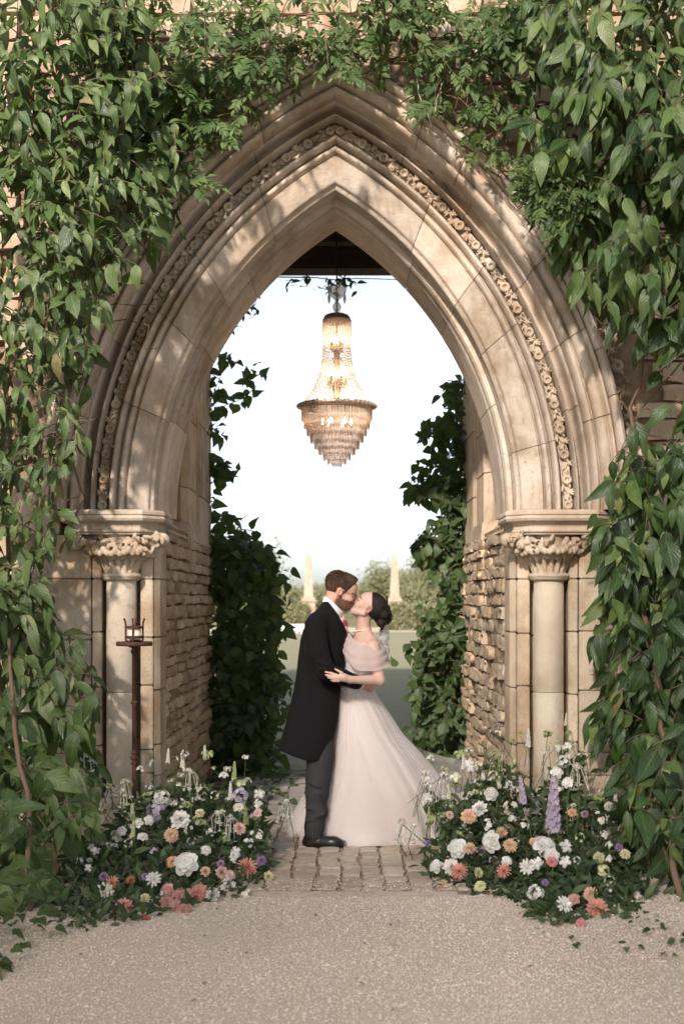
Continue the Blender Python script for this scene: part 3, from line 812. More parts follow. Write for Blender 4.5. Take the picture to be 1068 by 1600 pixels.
def twigs(root, curves, r0=.004, frac=1., name='stem', mat=None):
    mb = MB()
    for c in curves:
        if rng.random() < frac: mb.tube(c, [r0*(1-.6*i/len(c)) for i in range(len(c))], 4, False)
    o = mb.build(name, mat or M_TWIG, root); o['kind'] = 'stuff'; return o
def vine(root, pts, r, name='stem', mat=None):          # a single woody stem through photo points (px, py, d)
    P3 = [P(*q) for q in pts]; out = []
    for i in range(len(P3)-1):
        for k in range(4):
            t = k/4; q = P3[i].lerp(P3[i+1], t)
            out.append(q+Vector(rng.normal(0, r*.9, 3)))
    out.append(P3[-1]); mb = MB(); mb.tube(out, [r*(1-.55*i/len(out)) for i in range(len(out))], 6); return mb.build(name, mat or M_TWIG, root)

# ---- large-leaved climber, candle-stand side
WEST = [(-60,-40),(215,-40),(250,60),(325,130),(300,200),(282,290),(284,345),(222,405),(210,445),(177,470),(154,500),(164,560),(132,590),(142,650),(132,700),(77,755),(100,810),(114,850),(87,880),(54,900),(77,950),(120,985),(142,1040),(164,1060),(152,1085),(132,1130),(142,1180),(152,1245),(132,1290),(92,1310),(74,1380),(80,1440),(52,1480),(12,1545),(-60,1560)]
def d_west(x, y):
    return 8.02-.28*sstep(260, 40, x)-1.35*sstep(1000, 1480, y)*sstep(190, 20, x)-.25*sstep(700, 300, y)*sstep(330, 120, x)
cw = thing('climber', 'dense large-leaved green climber hanging on the wall behind the iron candle stand', 'climbing plant', (-2.2, -1.2, 0))
holes_w = [([(90,560),(165,500),(180,590),(150,650),(100,640)], .45), ([(60,880),(160,880),(160,1010),(95,960)], .75), ([(230,40),(330,20),(330,130),(260,120)], .3)]
LP, FR, LS, CU = shoots(WEST, 700, d_west, .42, .36, .9, 6, hang=.95, holes=holes_w)
def west_mat(L):
    x, y, d = to_px(L); f = sstep(980, 1180, y)*.8+.12+.25*sstep(420, 120, y)
    r = rng.random(len(L)); return np.array([M_LEAF_Y if a < b else M_LEAF_W for a, b in zip(r, f)], object)
x, y, d = to_px(LP); SZ = LS*np.where(y > 900, .185, .15)
grow(cw, 'big', LP, FR, SZ, west_mat, 300)
twigs(cw, CU, .004)
vine(cw, [(18,900,7.95),(8,640,7.9),(28,520,7.85),(42,400,7.9),(60,250,7.9),(50,120,7.9),(70,-30,7.9)], .016)
vine(cw, [(60,1560,6.3),(50,1400,6.6),(30,1200,7.2),(15,1000,7.8),(18,900,7.95)], .02)
vine(cw, [(90,870,8.1),(130,780,8.2),(80,600,8.2),(120,420,8.2),(180,250,8.2),(230,60,8.25)], .010)
vine(cw, [(120,478,8.15),(180,476,8.1),(244,476,8.05)], .005)
vine(cw, [(135,505,8.15),(200,500,8.1),(232,510,8.06),(226,545,8.05),(245,545,8.04)], .004)
vine(cw, [(232,520,8.06),(215,560,8.05),(222,590,8.05)], .003)
vine(cw, [(75,680,8.15),(130,660,8.1),(160,650,8.05)], .005)
vine(cw, [(105,782,8.2),(125,774,8.2),(145,778,8.2)], .0035)
# ---- large-leaved climber, the other side
EAST = [(1130,-40),(770,-40),(800,60),(850,110),(790,150),(818,215),(853,260),(830,290),(830,360),(853,395),(886,420),(898,455),(923,475),(968,500),(1018,560),(1018,620),(978,665),(953,720),(936,790),(928,830),(948,900),(933,985),(913,1050),(920,1100),(938,1150),(956,1205),(980,1245),(983,1300),(1008,1340),(1008,1400),(1038,1455),(1130,1470)]
def d_east(x, y):
    return 8.02-.3*sstep(820, 1040, x)-.9*sstep(1000, 1420, y)*sstep(900, 1060, x)-.25*sstep(600, 250, y)*sstep(800, 950, x)
ce_ = thing('climber', 'dark glossy large-leaved climber hanging over the jamb across from the candle stand', 'climbing plant', (2.2, -1.0, 0))
holes_e = [([(960,545),(1075,545),(1075,690),(1010,700),(985,620)], .85), ([(830,60),(880,60),(880,120),(830,120)], .5), ([(985,40),(1040,40),(1040,110),(985,110)], .5), ([(890,1180),(960,1180),(960,1270),(890,1270)], .6)]
LP, FR, LS, CU = shoots(EAST, 680, d_east, .42, .36, 1.0, 6, hang=1.25, holes=holes_e)
x, y, d = to_px(LP); SZ = LS*np.where(y > 600, .195, .175)
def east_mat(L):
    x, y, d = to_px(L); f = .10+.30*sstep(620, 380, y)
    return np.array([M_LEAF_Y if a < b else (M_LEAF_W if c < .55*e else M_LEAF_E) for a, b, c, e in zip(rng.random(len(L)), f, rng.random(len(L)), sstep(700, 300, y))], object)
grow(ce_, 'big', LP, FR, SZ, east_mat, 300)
twigs(ce_, CU, .004)
vine(ce_, [(1060,1420,6.8),(1050,1200,7.5),(1010,950,7.9),(1000,800,8.0),(985,640,8.15),(1040,480,8.1),(1010,300,8.0),(960,120,8.05),(940,-30,8.1)], .02)
vine(ce_, [(1030,640,8.2),(985,690,8.15),(940,760,8.1)], .005)
vine(ce_, [(690,190,8.25),(760,260,8.22),(830,330,8.18),(900,400,8.1)], .009)
vine(ce_, [(1068,560,8.25),(1000,640,8.25),(960,720,8.2)], .006)
# ---- fine pinnate creeper over the top of the arch
TOP = [(90,-40),(880,-40),(860,60),(800,150),(790,250),(740,238),(700,190),(650,178),(610,158),(560,122),(500,105),(455,132),(420,155),(385,180),(380,230),(330,245),(310,300),(290,340),(240,340),(150,260),(90,120)]
def d_top(x, y): return 8.12-.18*sstep(140, 20, y)+0*x
ct = thing('creeper', 'light green creeper with feathery leaflets trailing across the top of the arch', 'climbing plant', (0, -.1, 4.6))
holes_t = [([(265,-40),(430,-40),(420,80),(330,110),(265,70)], .15), ([(560,60),(640,70),(640,110),(740,90),(760,170),(640,150)], .35), ([(830,60),(880,60),(880,120),(830,120)], .6)]
LP, FR, LS, CU = shoots(TOP, 270, d_top, .28, .34, .8, 5, hang=.5, holes=holes_t)
x, y, d = to_px(LP)
grow(ct, 'comp', LP, FR, LS*.19, lambda L: np.array([M_LEAF_T if a < .8 else M_LEAF_Y for a in rng.random(len(L))], object), 300, 'leaf')
twigs(ct, CU, .0035)
for k in range(26):
    x0 = rng.uniform(230, 840); y0 = rng.uniform(-20, 120)
    q = [(x0, y0, 8.2)]
    for j in range(4): q.append((q[-1][0]+rng.normal(0, 35), q[-1][1]+rng.normal(14, 18), 8.2-.04*j))
    vine(ct, q, rng.uniform(.003, .007))
vine(ct, [(650,120,8.05),(655,150,8.02),(672,190,8.0)], .004, mat=simple('pale_twig', (.42,.34,.27), .8)); vine(ct, [(690,130,8.05),(680,165,8.02),(672,200,8.0)], .003, mat=bpy.data.materials['pale_twig'])
CL_P = [(806,250),(850,238),(900,262),(925,300),(912,345),(870,365),(830,352),(805,310)]
cs = thing('creeper', 'bright tuft of narrow pinnate leaves beside the arch under the dark climber', 'climbing plant', (1.4, -.1, 3.9))
LP, FR, LS, CU = shoots(CL_P, 60, lambda x, y: 7.72+0*x, .2, .2, .6, 5, hang=.35)
grow(cs, 'comp', LP, FR, LS*.15, lambda L: np.array([M_LEAF_T]*len(L), object), 300); twigs(cs, CU, .003)
# ---- shrubs at the far end of the passage
def shrub(label, poly, n, d0, thick, base, size=.115, sprigs=()):
    t = thing('shrub', label, 'shrub', base)
    LP, FR, LS, CU = shoots(poly, n, lambda x, y: d0+0*x, thick, .34, .5, 6, hang=.45, out=.4)
    for sp in sprigs:
        L2, F2, S2, C2 = shoots(sp, 16, lambda x, y: d0+.1+0*x, thick*.5, .26, .3, 6, hang=.15, out=.4)
        LP = np.concatenate([LP, L2]); FR = np.concatenate([FR, F2]); LS = np.concatenate([LS, S2]); CU += C2
    grow(t, 'round', LP, FR, LS*size, lambda L: np.array([M_LEAF_S]*len(L), object), 300); twigs(t, CU, .004, mat=M_BARK)
    mb = MB()
    for k in range(5):
        a = Vector(base)+Vector((rng.uniform(-.12,.12), rng.normal(0,.1), 0)); b = a+Vector((math.copysign(.08, base[0])+rng.uniform(-.1,.1), rng.normal(0,.1), rng.uniform(1.0, 1.6)))
        mb.tube([a, a.lerp(b, .5)+Vector((rng.normal(0,.08), 0, 0)), b], [.018, .013, .006], 6)
    mb.build('stem', M_BARK, t)
shrub('dark leafy shrub rising at the passage end behind the groom', [(322,830),(345,805),(385,815),(410,850),(445,890),(440,940),(455,965),(430,1000),(440,1060),(452,1090),(425,1150),(440,1200),(430,1250),(380,1270),(322,1270)], 520, 11.6, .9, (-.85, 3.4, 0), .12,
      [[(318,545),(345,535),(375,570),(430,590),(425,610),(380,635),(318,640)], [(322,712),(345,715),(368,730),(350,770),(322,780)], [(322,630),(350,620),(340,690),(322,700)], [(322,770),(350,770),(350,820),(322,820)]])
shrub('tall dark shrub rising at the passage end beyond the bridal train', [(742,590),(700,590),(690,620),(715,645),(660,660),(650,690),(690,705),(640,750),(625,785),(680,780),(700,800),(660,830),(640,850),(680,900),(705,925),(660,950),(650,1000),(625,1010),(650,1050),(635,1085),(650,1110),(645,1160),(670,1200),(742,1210)], 520, 11.6, .9, (.95, 3.4, 0), .115,
      [[(735,585),(695,588),(700,640),(735,650)]])
# vine hanging from the rear lintel and round the rear arch
hv = thing('creeper', 'thin dark trailing creeper hanging from the rear timber lintel', 'climbing plant', (0, 3.1, 4.6))
LPs = []
for poly, n in (([(440,425),(490,425),(485,448),(450,450)], 6), ([(488,425),(568,425),(560,448),(530,462),(495,452)], 18), ([(608,425),(640,425),(628,447),(612,444)], 3), ([(368,470),(405,455),(398,500),(382,545),(366,520)], 10), ([(352,500),(385,470),(378,520),(360,530)], 5)):
    a, b, c, CU = shoots(poly, n, lambda x, y: 11.35+0*x, .2, .16, .7, 5, hang=.4); LPs.append((a, b, c)); twigs(hv, CU, .003, mat=M_BARK)
LP = np.concatenate([q[0] for q in LPs]); FR = np.concatenate([q[1] for q in LPs]); LS = np.concatenate([q[2] for q in LPs])
grow(hv, 'small', LP, FR, LS*.07, lambda L: np.array([M_LEAF_S]*len(L), object), 300)
vine(hv, [(400,434,11.35),(520,435,11.35),(660,436,11.35)], .006, mat=M_BARK)
# low ivy at the foot of the climber and weeds on the gravel
def ground_plant(label, name, spots, size, mat, kind='round', n=14):
    t = thing(name, label, 'plant', (spots[0][0], spots[0][1], 0)); LP, LT, LN = [], [], []
    for x, y, r, h in spots:
        for k in range(int(n*r/.12)):
            a = rng.uniform(0, 6.28); q = r*math.sqrt(rng.random())
            LP.append((x+q*math.cos(a), y+q*math.sin(a), .01+h*rng.random()*(1-q/r*.6))); LT.append((math.cos(a), math.sin(a)-.3, rng.normal(.1, .4))); LN.append((rng.normal(0,.4), -.5, 1))
    LP, LT, LN = map(np.array, (LP, LT, LN)); SZ = size*rng.uniform(.6, 1.2, len(LP))
    grow(t, kind, LP, frames(LT, LN), SZ, lambda L: np.array([mat]*len(L), object), 300); return t
ground_plant('low dark ivy spreading over gravel at the foot of the climber', 'ivy', [(-1.56,-2.75,.2,.34), (-1.5,-2.4,.16,.35), (-1.55,-2.95,.1,.14), (-1.6,-2.4,.25,.5), (-1.75,-1.9,.3,.6), (-1.72,-2.75,.2,.4)], .075, M_LEAF_S)
ground_plant('small weeds sprouting from gravel beside the dark climber', 'weed', [(1.42,-2.25,.12,.12), (1.55,-2.35,.10,.1), (1.3,-2.55,.06,.03), (1.62,-2.55,.1,.08), (1.05,-2.5,.05,.03), (1.42,-2.75,.05,.03)], .04, M_LEAF_F, n=9)
ground_plant('dark ferny weeds along the cobbles beneath the shrub behind the groom', 'weed', [(-.72,1.2,.12,.12), (-.62,1.9,.14,.14), (-.8,.75,.1,.1), (-.5,2.5,.14,.12), (-.42,1.5,.06,.06), (-.9,2.2,.2,.3)], .05, M_LEAF_S, n=26)
# fallen bits on the gravel
lt = obj('fallen_leaves', None) if False else None
LPn = np.stack([rng.uniform(-1.9, 1.9, 90), rng.uniform(-3.5, -1.6, 90), np.full(90, .008)], 1)
o = leaf_batch('fallen_leaves', 'small', LPn, frames(np.stack([rng.normal(0,1,90), rng.normal(0,1,90), rng.normal(0,.15,90)],1), np.tile([.1,.1,1.], (90,1))), rng.uniform(.012, .03, 90), simple('dry_leaf', (.12,.09,.05), .8)); o['kind'] = 'stuff'; o['label'] = 'scattered dry leaf bits on the gravel'

# ---------------------------------------------------------------- trees, hedges
def tree(label, base, H, crown, nleaf, size, mat, clumps=40, group='trees beyond the lawn', trunk_r=None):
    """crown: list of ellipsoids (dx, dy, z, rx, ry, rz)"""
    t = thing('tree', label, 'tree', base, group); b = np.array(base); C = []
    wts = np.array([c[3]*c[4]*c[5] for c in crown]); wts = wts/wts.sum()
    for k in range(clumps):
        c = crown[rng.choice(len(crown), p=wts)]; v = rng.normal(0, 1, 3); v /= np.linalg.norm(v); v *= rng.uniform(.45, 1.0)
        C.append((b+np.array([c[0], c[1], c[2]])+v*np.array(c[3:6]), .22*min(c[3:6])*rng.uniform(.8, 1.7)))
    ii = rng.integers(0, clumps, nleaf)
    pos = np.array([C[i][0] for i in ii])+rng.normal(0, 1, (nleaf, 3))*np.array([C[i][1] for i in ii])[:,None]
    fr_ = frames(rng.normal(0, 1, (nleaf, 3))+[0,0,-.3], rng.normal(0, 1, (nleaf, 3))+[0,-.4,.6])
    leaf_batch('crown', 'small', pos, fr_, size*rng.uniform(.6, 1.3, nleaf), mat, t)
    tr = trunk_r or H*.022; mb = MB(); top = Vector(base)+Vector((crown[0][0]*.5, crown[0][1]*.5, crown[0][2]+crown[0][5]*.4))
    mb.tube([Vector(base)+Vector((0,0,-.05)), Vector(base).lerp(top, .4)+Vector((tr,0,0)), top], [tr*1.2, tr*.85, tr*.3], 10)
    for k in range(min(14, clumps)):
        s0 = Vector(base).lerp(top, rng.uniform(.3, .85)); e = Vector(C[k][0]); m = s0.lerp(e, .5)+Vector((0, 0, .08*H*rng.random()))
        mb.tube([s0, m, e], [tr*.4, tr*.25, tr*.08], 6)
    mb.build('trunk', M_BARK, t); return t
def T(px, d): return ((px-534)/FPX*d, d-CAMD, 0)
tree('pale bushy tree seen over the shrub behind the groom', T(398, 105), 6.2, [(0,0,4.2,2.2,2,2.0), (-1.2,0,2.6,2.0,2,1.6), (1.4,0,2.4,1.6,1.6,1.5)], 9000, .26, M_TREE, 60)
tree('rounded pale tree directly behind the obelisk above the bride', T(606, 112), 4.8, [(0,0,3.4,2.0,2,1.3), (-1.0,0,2.6,1.6,2,1.2), (1.1,0,2.3,1.4,1.5,1.1)], 8000, .22, M_TREE, 60)
tree('tall pale tree half hidden by the shrub beyond the bridal train', T(672, 100), 6.0, [(0,0,3.4,1.7,2,2.0), (1.2,0,3.0,1.8,2,2.2), (-.6,0,1.8,1.5,1.5,1.2)], 9000, .24, M_TREE, 60)
tree('low pale tree between the two obelisks', T(500, 125), 3.2, [(0,0,1.9,2.6,2,1.0), (3,0,1.6,2.2,1.6,.9)], 7000, .22, M_TREE, 50)
tree('low spreading tree beyond the hedge near the single white obelisk base', T(440, 95), 3, [(0,0,1.5,2.4,1.5,.9), (2.2,0,1.4,1.6,1.5,.8)], 7000, .2, M_TREE, 50)
tree('low bushy tree beside the far hedge behind the bun of the bride', T(640, 92), 3, [(0,0,1.6,2.2,1.5,1.0), (-1.8,0,1.3,1.4,1.5,.8)], 7000, .2, M_TREE, 50)
for i in range(9):                                    # far tree line closing the view
    tree('hazy far tree in the line closing the view', T(-250+i*190+rng.uniform(-30, 30), 230+rng.uniform(-20, 20)), 6, [(0,0,2.6,9,4,2.4), (5,0,2.2,6,4,1.8)], 3500, .7, M_TREE, 40, 'far trees closing the view')
def hedge(label, x0, x1, y, h, dp, n):
    t = thing('hedge', label, 'hedge', ((x0+x1)/2, y, 0)); pos = []
    mb = MB(); mb.box((x0+.12, y-dp/2+.12, 0), (x1-.12, y+dp/2-.12, h-.15)); mb.build('branches', M_BARK, t, False)
    p = np.stack([rng.uniform(x0, x1, n), y+rng.uniform(-dp/2, dp/2, n), rng.uniform(0, h, n)], 1)
    f = rng.integers(0, 3, n); p[f == 0, 1] = y-dp/2+rng.normal(0, .06, (f == 0).sum()); p[f == 1, 2] = h+rng.normal(0, .07, (f == 1).sum())
    leaf_batch('leaves', 'small', p, frames(rng.normal(0,1,(n,3)), rng.normal(0,1,(n,3))+[0,-.8,.5]), rng.uniform(.1, .2, n), M_TREE, t)['kind'] = 'stuff'
hedge('clipped hedge below the obelisk above the bride', 2.3, 8.5, 62.5, 1.35, 1.2, 7000)
hedge('clipped hedge below the obelisk behind the back of the groom', -3.1, -1.9, 62.5, 1.3, 1.2, 2000)
# tall trees behind the viewer that keep the forecourt in shade
for i, (x, y, H, w_) in enumerate(((-24,-30,20.6,5.4), (-15.6,-30,20.4,5.2), (-11.2,-29,19.8,4.4), (-5.7,-30.5,23.8,5.0), (-.6,-29.5,22.8,4.8), (6.4,-30,22.6,5.2))):
    tree('tall broadleaf tree shading the forecourt', (x, y, 0), H, [(0,0,H*.62,w_,3.5,H*.37), (0,.4,H*.45,w_,3.,H*.3), (0,-.4,H*.28,w_,3.,H*.22), (-.25*w_,0,H*.8,w_*.7,3.,H*.18), (.25*w_,0,H*.8,w_*.7,3.,H*.18)], 10800, .29, M_LEAF_W, 2500, 'tall trees beyond the forecourt', .45)
# ---------------------------------------------------------------- chandelier
def crystal(name, c, rough=.12, tr=.35, dif=.5):
    m = NT(name); m.bs(Base_Color=c, Roughness=rough, Specular_IOR_Level=.8)
    tl = m.n('BsdfTranslucent', Color=c); tp = m.n('BsdfTransparent', Color=(1,.97,.94,1))
    a = m.n('MixShader', Fac=.5); b = m.n('MixShader', Fac=tr)
    L = m.t.links.new; L(m.b.outputs[0], a.inputs[1]); L(tl.outputs[0], a.inputs[2]); L(a.outputs[0], b.inputs[1]); L(tp.outputs[0], b.inputs[2]); L(b.outputs[0], m.out.inputs[0])
    return m.m
M_PRISM = crystal('peach_crystal', (.96,.84,.74), .12, .45); M_CLEAR = crystal('clear_crystal', (.9,.86,.83), .08, .45)
M_BRASS = simple('aged_brass', (.60,.46,.32), .35, .5, .7); M_SLEEVE = simple('candle_sleeve', (.62,.45,.30), .6)
def glow(name, c, s):
    m = NT(name); m.bs(Base_Color=c, Emission_Color=c, Emission_Strength=s); return m.m
M_BULB = glow('lit_bulb', (1., .78, .54), 14.)
CD = 10.2; cc = P(526, 640, CD); kx = CD/FPX
ch = thing('chandelier', 'tiered crystal chandelier with lit candle bulbs hanging in the arch', 'chandelier', (cc.x, cc.y, P(526, 730, CD).z))
def cz(py): return P(526, py, CD).z
def cl_(prof, name, mat, n=32, parent=None):
    mb = MB(); mb.lathe([(r*kx, cz(y)) for r, y in prof], (cc.x, cc.y, 0), n); return mb.build(name, mat, parent or ch)
mb = MB(); mb.tube([(cc.x, cc.y, cz(735)+.9), (cc.x, cc.y, 4.86)], .006, 6); mb.build('rod', M_IRON, ch)
mb = MB(); mb.tube([(cc.x, cc.y, cz(455)), (cc.x, cc.y, cz(640))], .008, 8); mb.build('inner_rod', M_BRASS, ch)
cl_([(3,448),(14,449),(15.5,452),(14,458),(9,464),(4,468),(3,470)], 'glass_bowl', M_CLEAR, 24)
cl_([(2.2,468),(3,472),(6,476),(7,480),(5.5,485),(3,488),(2.5,492)], 'glass_baluster', M_CLEAR, 16)
for a in range(6):
    q = math.pi/6+a*math.pi/3; x = cc.x+14*kx*math.cos(q); y = cc.y+14*kx*math.sin(q)
    mb = MB(); mb.lathe([(.0015, cz(456)), (.004, cz(459)), (.013, cz(466)), (.011, cz(469)), (.003, cz(473))], (x, y, 0), 8); mb.build('crystal_drop', M_CLEAR, ch)
cl_([(3,490),(12,490.5),(18,493),(21,497),(22,501),(21.5,503),(20,503)], 'crown_cap', M_BRASS)
cl_([(22.6,500),(23,502),(22.6,505),(21,505.5)], 'crown_band', M_CLEAR)
def prism_ring(name, r, y0, y1, n, mat, w=1.0, jit=.8, flare=1.0, tip=.25):
    mb = MB()
    for k in range(n):
        q = 2*math.pi*(k+random.uniform(-.1, .1))/n; d = Vector((math.cos(q), math.sin(q), 0)); t = Vector((-d.y, d.x, 0))
        hw = math.pi*r/n*w*kx*.95; zt = cz(y0); zb = cz(y1+random.uniform(-jit, jit)); c0 = Vector((cc.x, cc.y, 0))+d*r*kx; c1 = Vector((cc.x, cc.y, 0))+d*r*kx*flare
        zm = zb+(zt-zb)*tip; th = hw*.7
        V = [c0-t*hw*.7+Vector((0,0,zt)), c0+d*th+Vector((0,0,zt)), c0+t*hw*.7+Vector((0,0,zt)), c0-d*th+Vector((0,0,zt)),
             c1-t*hw+Vector((0,0,zm)), c1+d*th+Vector((0,0,zm)), c1+t*hw+Vector((0,0,zm)), c1-d*th+Vector((0,0,zm)), c1+Vector((0,0,zb))]
        mb.add(V, [(0,1,5,4),(1,2,6,5),(2,3,7,6),(3,0,4,7),(4,5,8),(5,6,8),(6,7,8),(7,4,8),(3,2,1,0)])
    o = mb.build(name, mat, ch, False); o['kind'] = 'stuff'; return o
prism_ring('crown_prisms', 21.5, 503, 527, 46, M_PRISM, .9, 1.2, 1.03)
for i in range(46):                                     # bead strands from the crown to the wide ring
    q = 2*math.pi*i/46; mb = MB(); d = Vector((math.cos(q), math.sin(q), 0)); pts = []
    for j in range(27):
        t = j/26; y = 526+(634-526)*t; r = 20.5+2*t+34*t**3.0+random.uniform(-.3, .3)
        c = Vector((cc.x, cc.y, cz(y)))+d*r*kx; s = (.0066 if j % 5 else .0095)*random.uniform(.85, 1.1)
        V = [c+Vector(v)*s for v in ((1,0,0),(0,1,0),(-1,0,0),(0,-1,0),(0,0,1.3),(0,0,-1.3))]
        mb.add(V, [(0,1,4),(1,2,4),(2,3,4),(3,0,4),(1,0,5),(2,1,5),(3,2,5),(0,3,5)])
    mb.build('bead_strand', M_CLEAR if i % 3 else M_PRISM, ch, False)
for i in range(9):                                      # inner swags
    q = 2*math.pi*(i+.5)/9; mb = MB(); d = Vector((math.cos(q), math.sin(q), 0))
    for j in range(20):
        t = j/19; y = 560+58*t; r = 6+11*math.sin(t*math.pi*.9)
        c = Vector((cc.x, cc.y, cz(y)))+d*r*kx; s = .0075
        V = [c+Vector(v)*s for v in ((1,0,0),(0,1,0),(-1,0,0),(0,-1,0),(0,0,1.4),(0,0,-1.4))]
        mb.add(V, [(0,1,4),(1,2,4),(2,3,4),(3,0,4),(1,0,5),(2,1,5),(3,2,5),(0,3,5)])
    mb.build('bead_swag', M_CLEAR, ch, False)
cl_([(3,545),(5,548),(4,556),(7,562),(4,570),(3,590),(8,606),(5,615),(4,640)], 'central_stem', M_BRASS, 16)
for (y, r, n, ph) in ((532, 9, 4, .6), (586, 13, 5, .2), (626, 26, 8, .3), (662, 22, 6, .1)):   # candle lights in three rings, and a lowest ring added to make the tiers glow
    for k in range(n):
        q = ph+2*math.pi*k/n; x = cc.x+r*kx*math.cos(q); yy = cc.y+r*kx*math.sin(q)
        mb = MB(); mb.lathe([(.012, cz(y+2)), (.013, cz(y+3)), (.013, cz(y+14)), (.020, cz(y+15)), (.004, cz(y+17))], (x, yy, 0), 10); s_ = mb.build('candle_sleeve', M_SLEEVE, ch)
        mb = MB(); mb.lathe([(.002, cz(y-8)), (.008, cz(y-5)), (.0125, cz(y-2)), (.010, cz(y+1)), (.006, cz(y+2.5))], (x, yy, 0), 10); mb.build('bulb', M_BULB, s_)
        mb = MB(); mb.tube([(x, yy, cz(y+16)), ((x+cc.x)/2, (yy+cc.y)/2, cz(y+22)), (cc.x, cc.y, cz(y+17))], .004, 5); mb.build('arm', M_BRASS, ch)
cl_([(53,631),(60,632),(61,634.5),(60,638),(53,639)], 'ring', M_BRASS, 64)
for k in range(44):
    q = 2*math.pi*k/44; c = Vector((cc.x, cc.y, cz(635)))+Vector((math.cos(q), math.sin(q), 0))*61*kx
    mb = MB(); V = [c+Vector(v)*.0165 for v in ((1,0,0),(0,1,0),(-1,0,0),(0,-1,0),(0,0,1),(0,0,-1))]
    mb.add(V, [(0,1,4),(1,2,4),(2,3,4),(3,0,4),(1,0,5),(2,1,5),(3,2,5),(0,3,5)]); mb.build('ring_stud', M_CLEAR, ch, False)
for i, (r, a, b, n) in enumerate(((54.5,637,660,120), (51,652,671,112), (46.5,664,682,104), (41,675,693,92), (34.5,687,703,80), (28,697,712,66), (21,706,720,50), (14,713,727,34), (7,718,731,18))):
    prism_ring('prism_tier', r, a, b, n, M_PRISM, .86, 1.4)
    cl_([(r-1.4,a-.6),(r+.9,a-.4),(r+.9,a+1.2),(r-1.4,a+1.4)], 'tier_hoop', M_PRISM, 48)
for sx, y0, y1 in ((31,700,713), (-18,708,722), (22,690,700)):
    mb = MB()
    for j in range(6):
        c = Vector((cc.x+sx*kx, cc.y-abs(sx)*.3*kx, cz(y0+(y1-y0)*j/5))); V = [c+Vector(v)*.005 for v in ((1,0,0),(0,1,0),(-1,0,0),(0,-1,0),(0,0,1.3),(0,0,-1.3))]
        mb.add(V, [(0,1,4),(1,2,4),(2,3,4),(3,0,4),(1,0,5),(2,1,5),(3,2,5),(0,3,5)])
    mb.build('loose_strand', M_CLEAR, ch, False)

# ---------------------------------------------------------------- iron candle stand and its candle
SD = 8.02; sp = P(210, 1008, SD); ks = SD/FPX
cs_ = thing('candle_stand', 'rusty wrought iron floor candle stand before the stone column', 'candle stand', (sp.x, sp.y, 0))
def sz(py): return P(210, py, SD).z
mb = MB(); mb.lathe([(.014, sz(1012)), (.014, .06)], (sp.x, sp.y, 0), 12); mb.build('pole', M_IRON, cs_)
for y, r, hh in ((1018, 6, 5), (1098, 6, 4.5), (1176, 5.5, 4), (1184, 7, 5.5), (1193, 5.5, 4)):
    mb = MB(); mb.lathe([(3.4*ks, sz(y-hh)), (r*.8*ks, sz(y-hh*.4)), (r*ks, sz(y)), (r*.8*ks, sz(y+hh*.4)), (3.4*ks, sz(y+hh))], (sp.x, sp.y, 0), 14); mb.build('collar', M_IRON, cs_)
mb = MB(); mb.lathe([(5*ks, sz(1003.5)), (26*ks, sz(1003.5)), (28*ks, sz(1002.5)), (28.5*ks, sz(1006)), (28*ks, sz(1009)), (10*ks, sz(1010)), (4*ks, sz(1013))], (sp.x, sp.y, 0), 36); mb.build('drip_pan', M_IRON, cs_)
mb = MB(); mb.lathe([(6*ks, sz(999)), (7*ks, sz(1000)), (7*ks, sz(1003.4)), (5*ks, sz(1003.6))], (sp.x, sp.y, 0), 18); mb.build('socket', M_IRON, cs_)
for k in range(4):
    q = R(45*0)+k*math.pi/2+R(20)*0+math.pi/4*0; q = k*math.pi/2+R(90); d = Vector((math.cos(q), math.sin(q), 0)); c = Vector((sp.x, sp.y, 0))
    mb = MB()
    prev = None
    for a, b in (((8, 1003), (13.4, 1001)), ((13.4, 1001), (13.4, 974)), ((13.4, 974), (16, 966))):
        p0 = c+d*a[0]*ks+Vector((0,0,sz(a[1]))); p1 = c+d*b[0]*ks+Vector((0,0,sz(b[1]))); mb.tube([p0, p1], .0065, 4)
    mb.build('prong', M_IRON, cs_, False)
for y in (980, 995):
    mb = MB(); mb.lathe([(13.0*ks, sz(y-2)), (14.0*ks, sz(y-2)), (14.0*ks, sz(y+2)), (13.0*ks, sz(y+2)), (13.0*ks, sz(y-2))], (sp.x, sp.y, 0), 28); mb.f = mb.f[:-2]; mb.build('basket_ring', M_IRON, cs_)
for k in range(3):
    q = k*2*math.pi/3-math.pi/2; d = Vector((math.cos(q), math.sin(q), 0)); c = Vector((sp.x, sp.y, 0))
    mb = MB(); mb.tube([c+Vector((0,0,.16)), c+d*.1+Vector((0,0,.11)), c+d*.19+Vector((0,0,.01))], [.012,.012,.010], 6); mb.build('foot', M_IRON, cs_)
mb = MB(); mb.lathe([(.001, sz(984)), (8*ks, sz(984)), (10*ks, sz(983)), (10.5*ks, sz(986)), (10.5*ks, sz(999))], (sp.x, sp.y, 0), 24)
cd = mb.build('candle', simple('wax', (.82,.74,.58), .5), None); tag(cd, 'thick ivory pillar candle in the iron basket', 'candle')

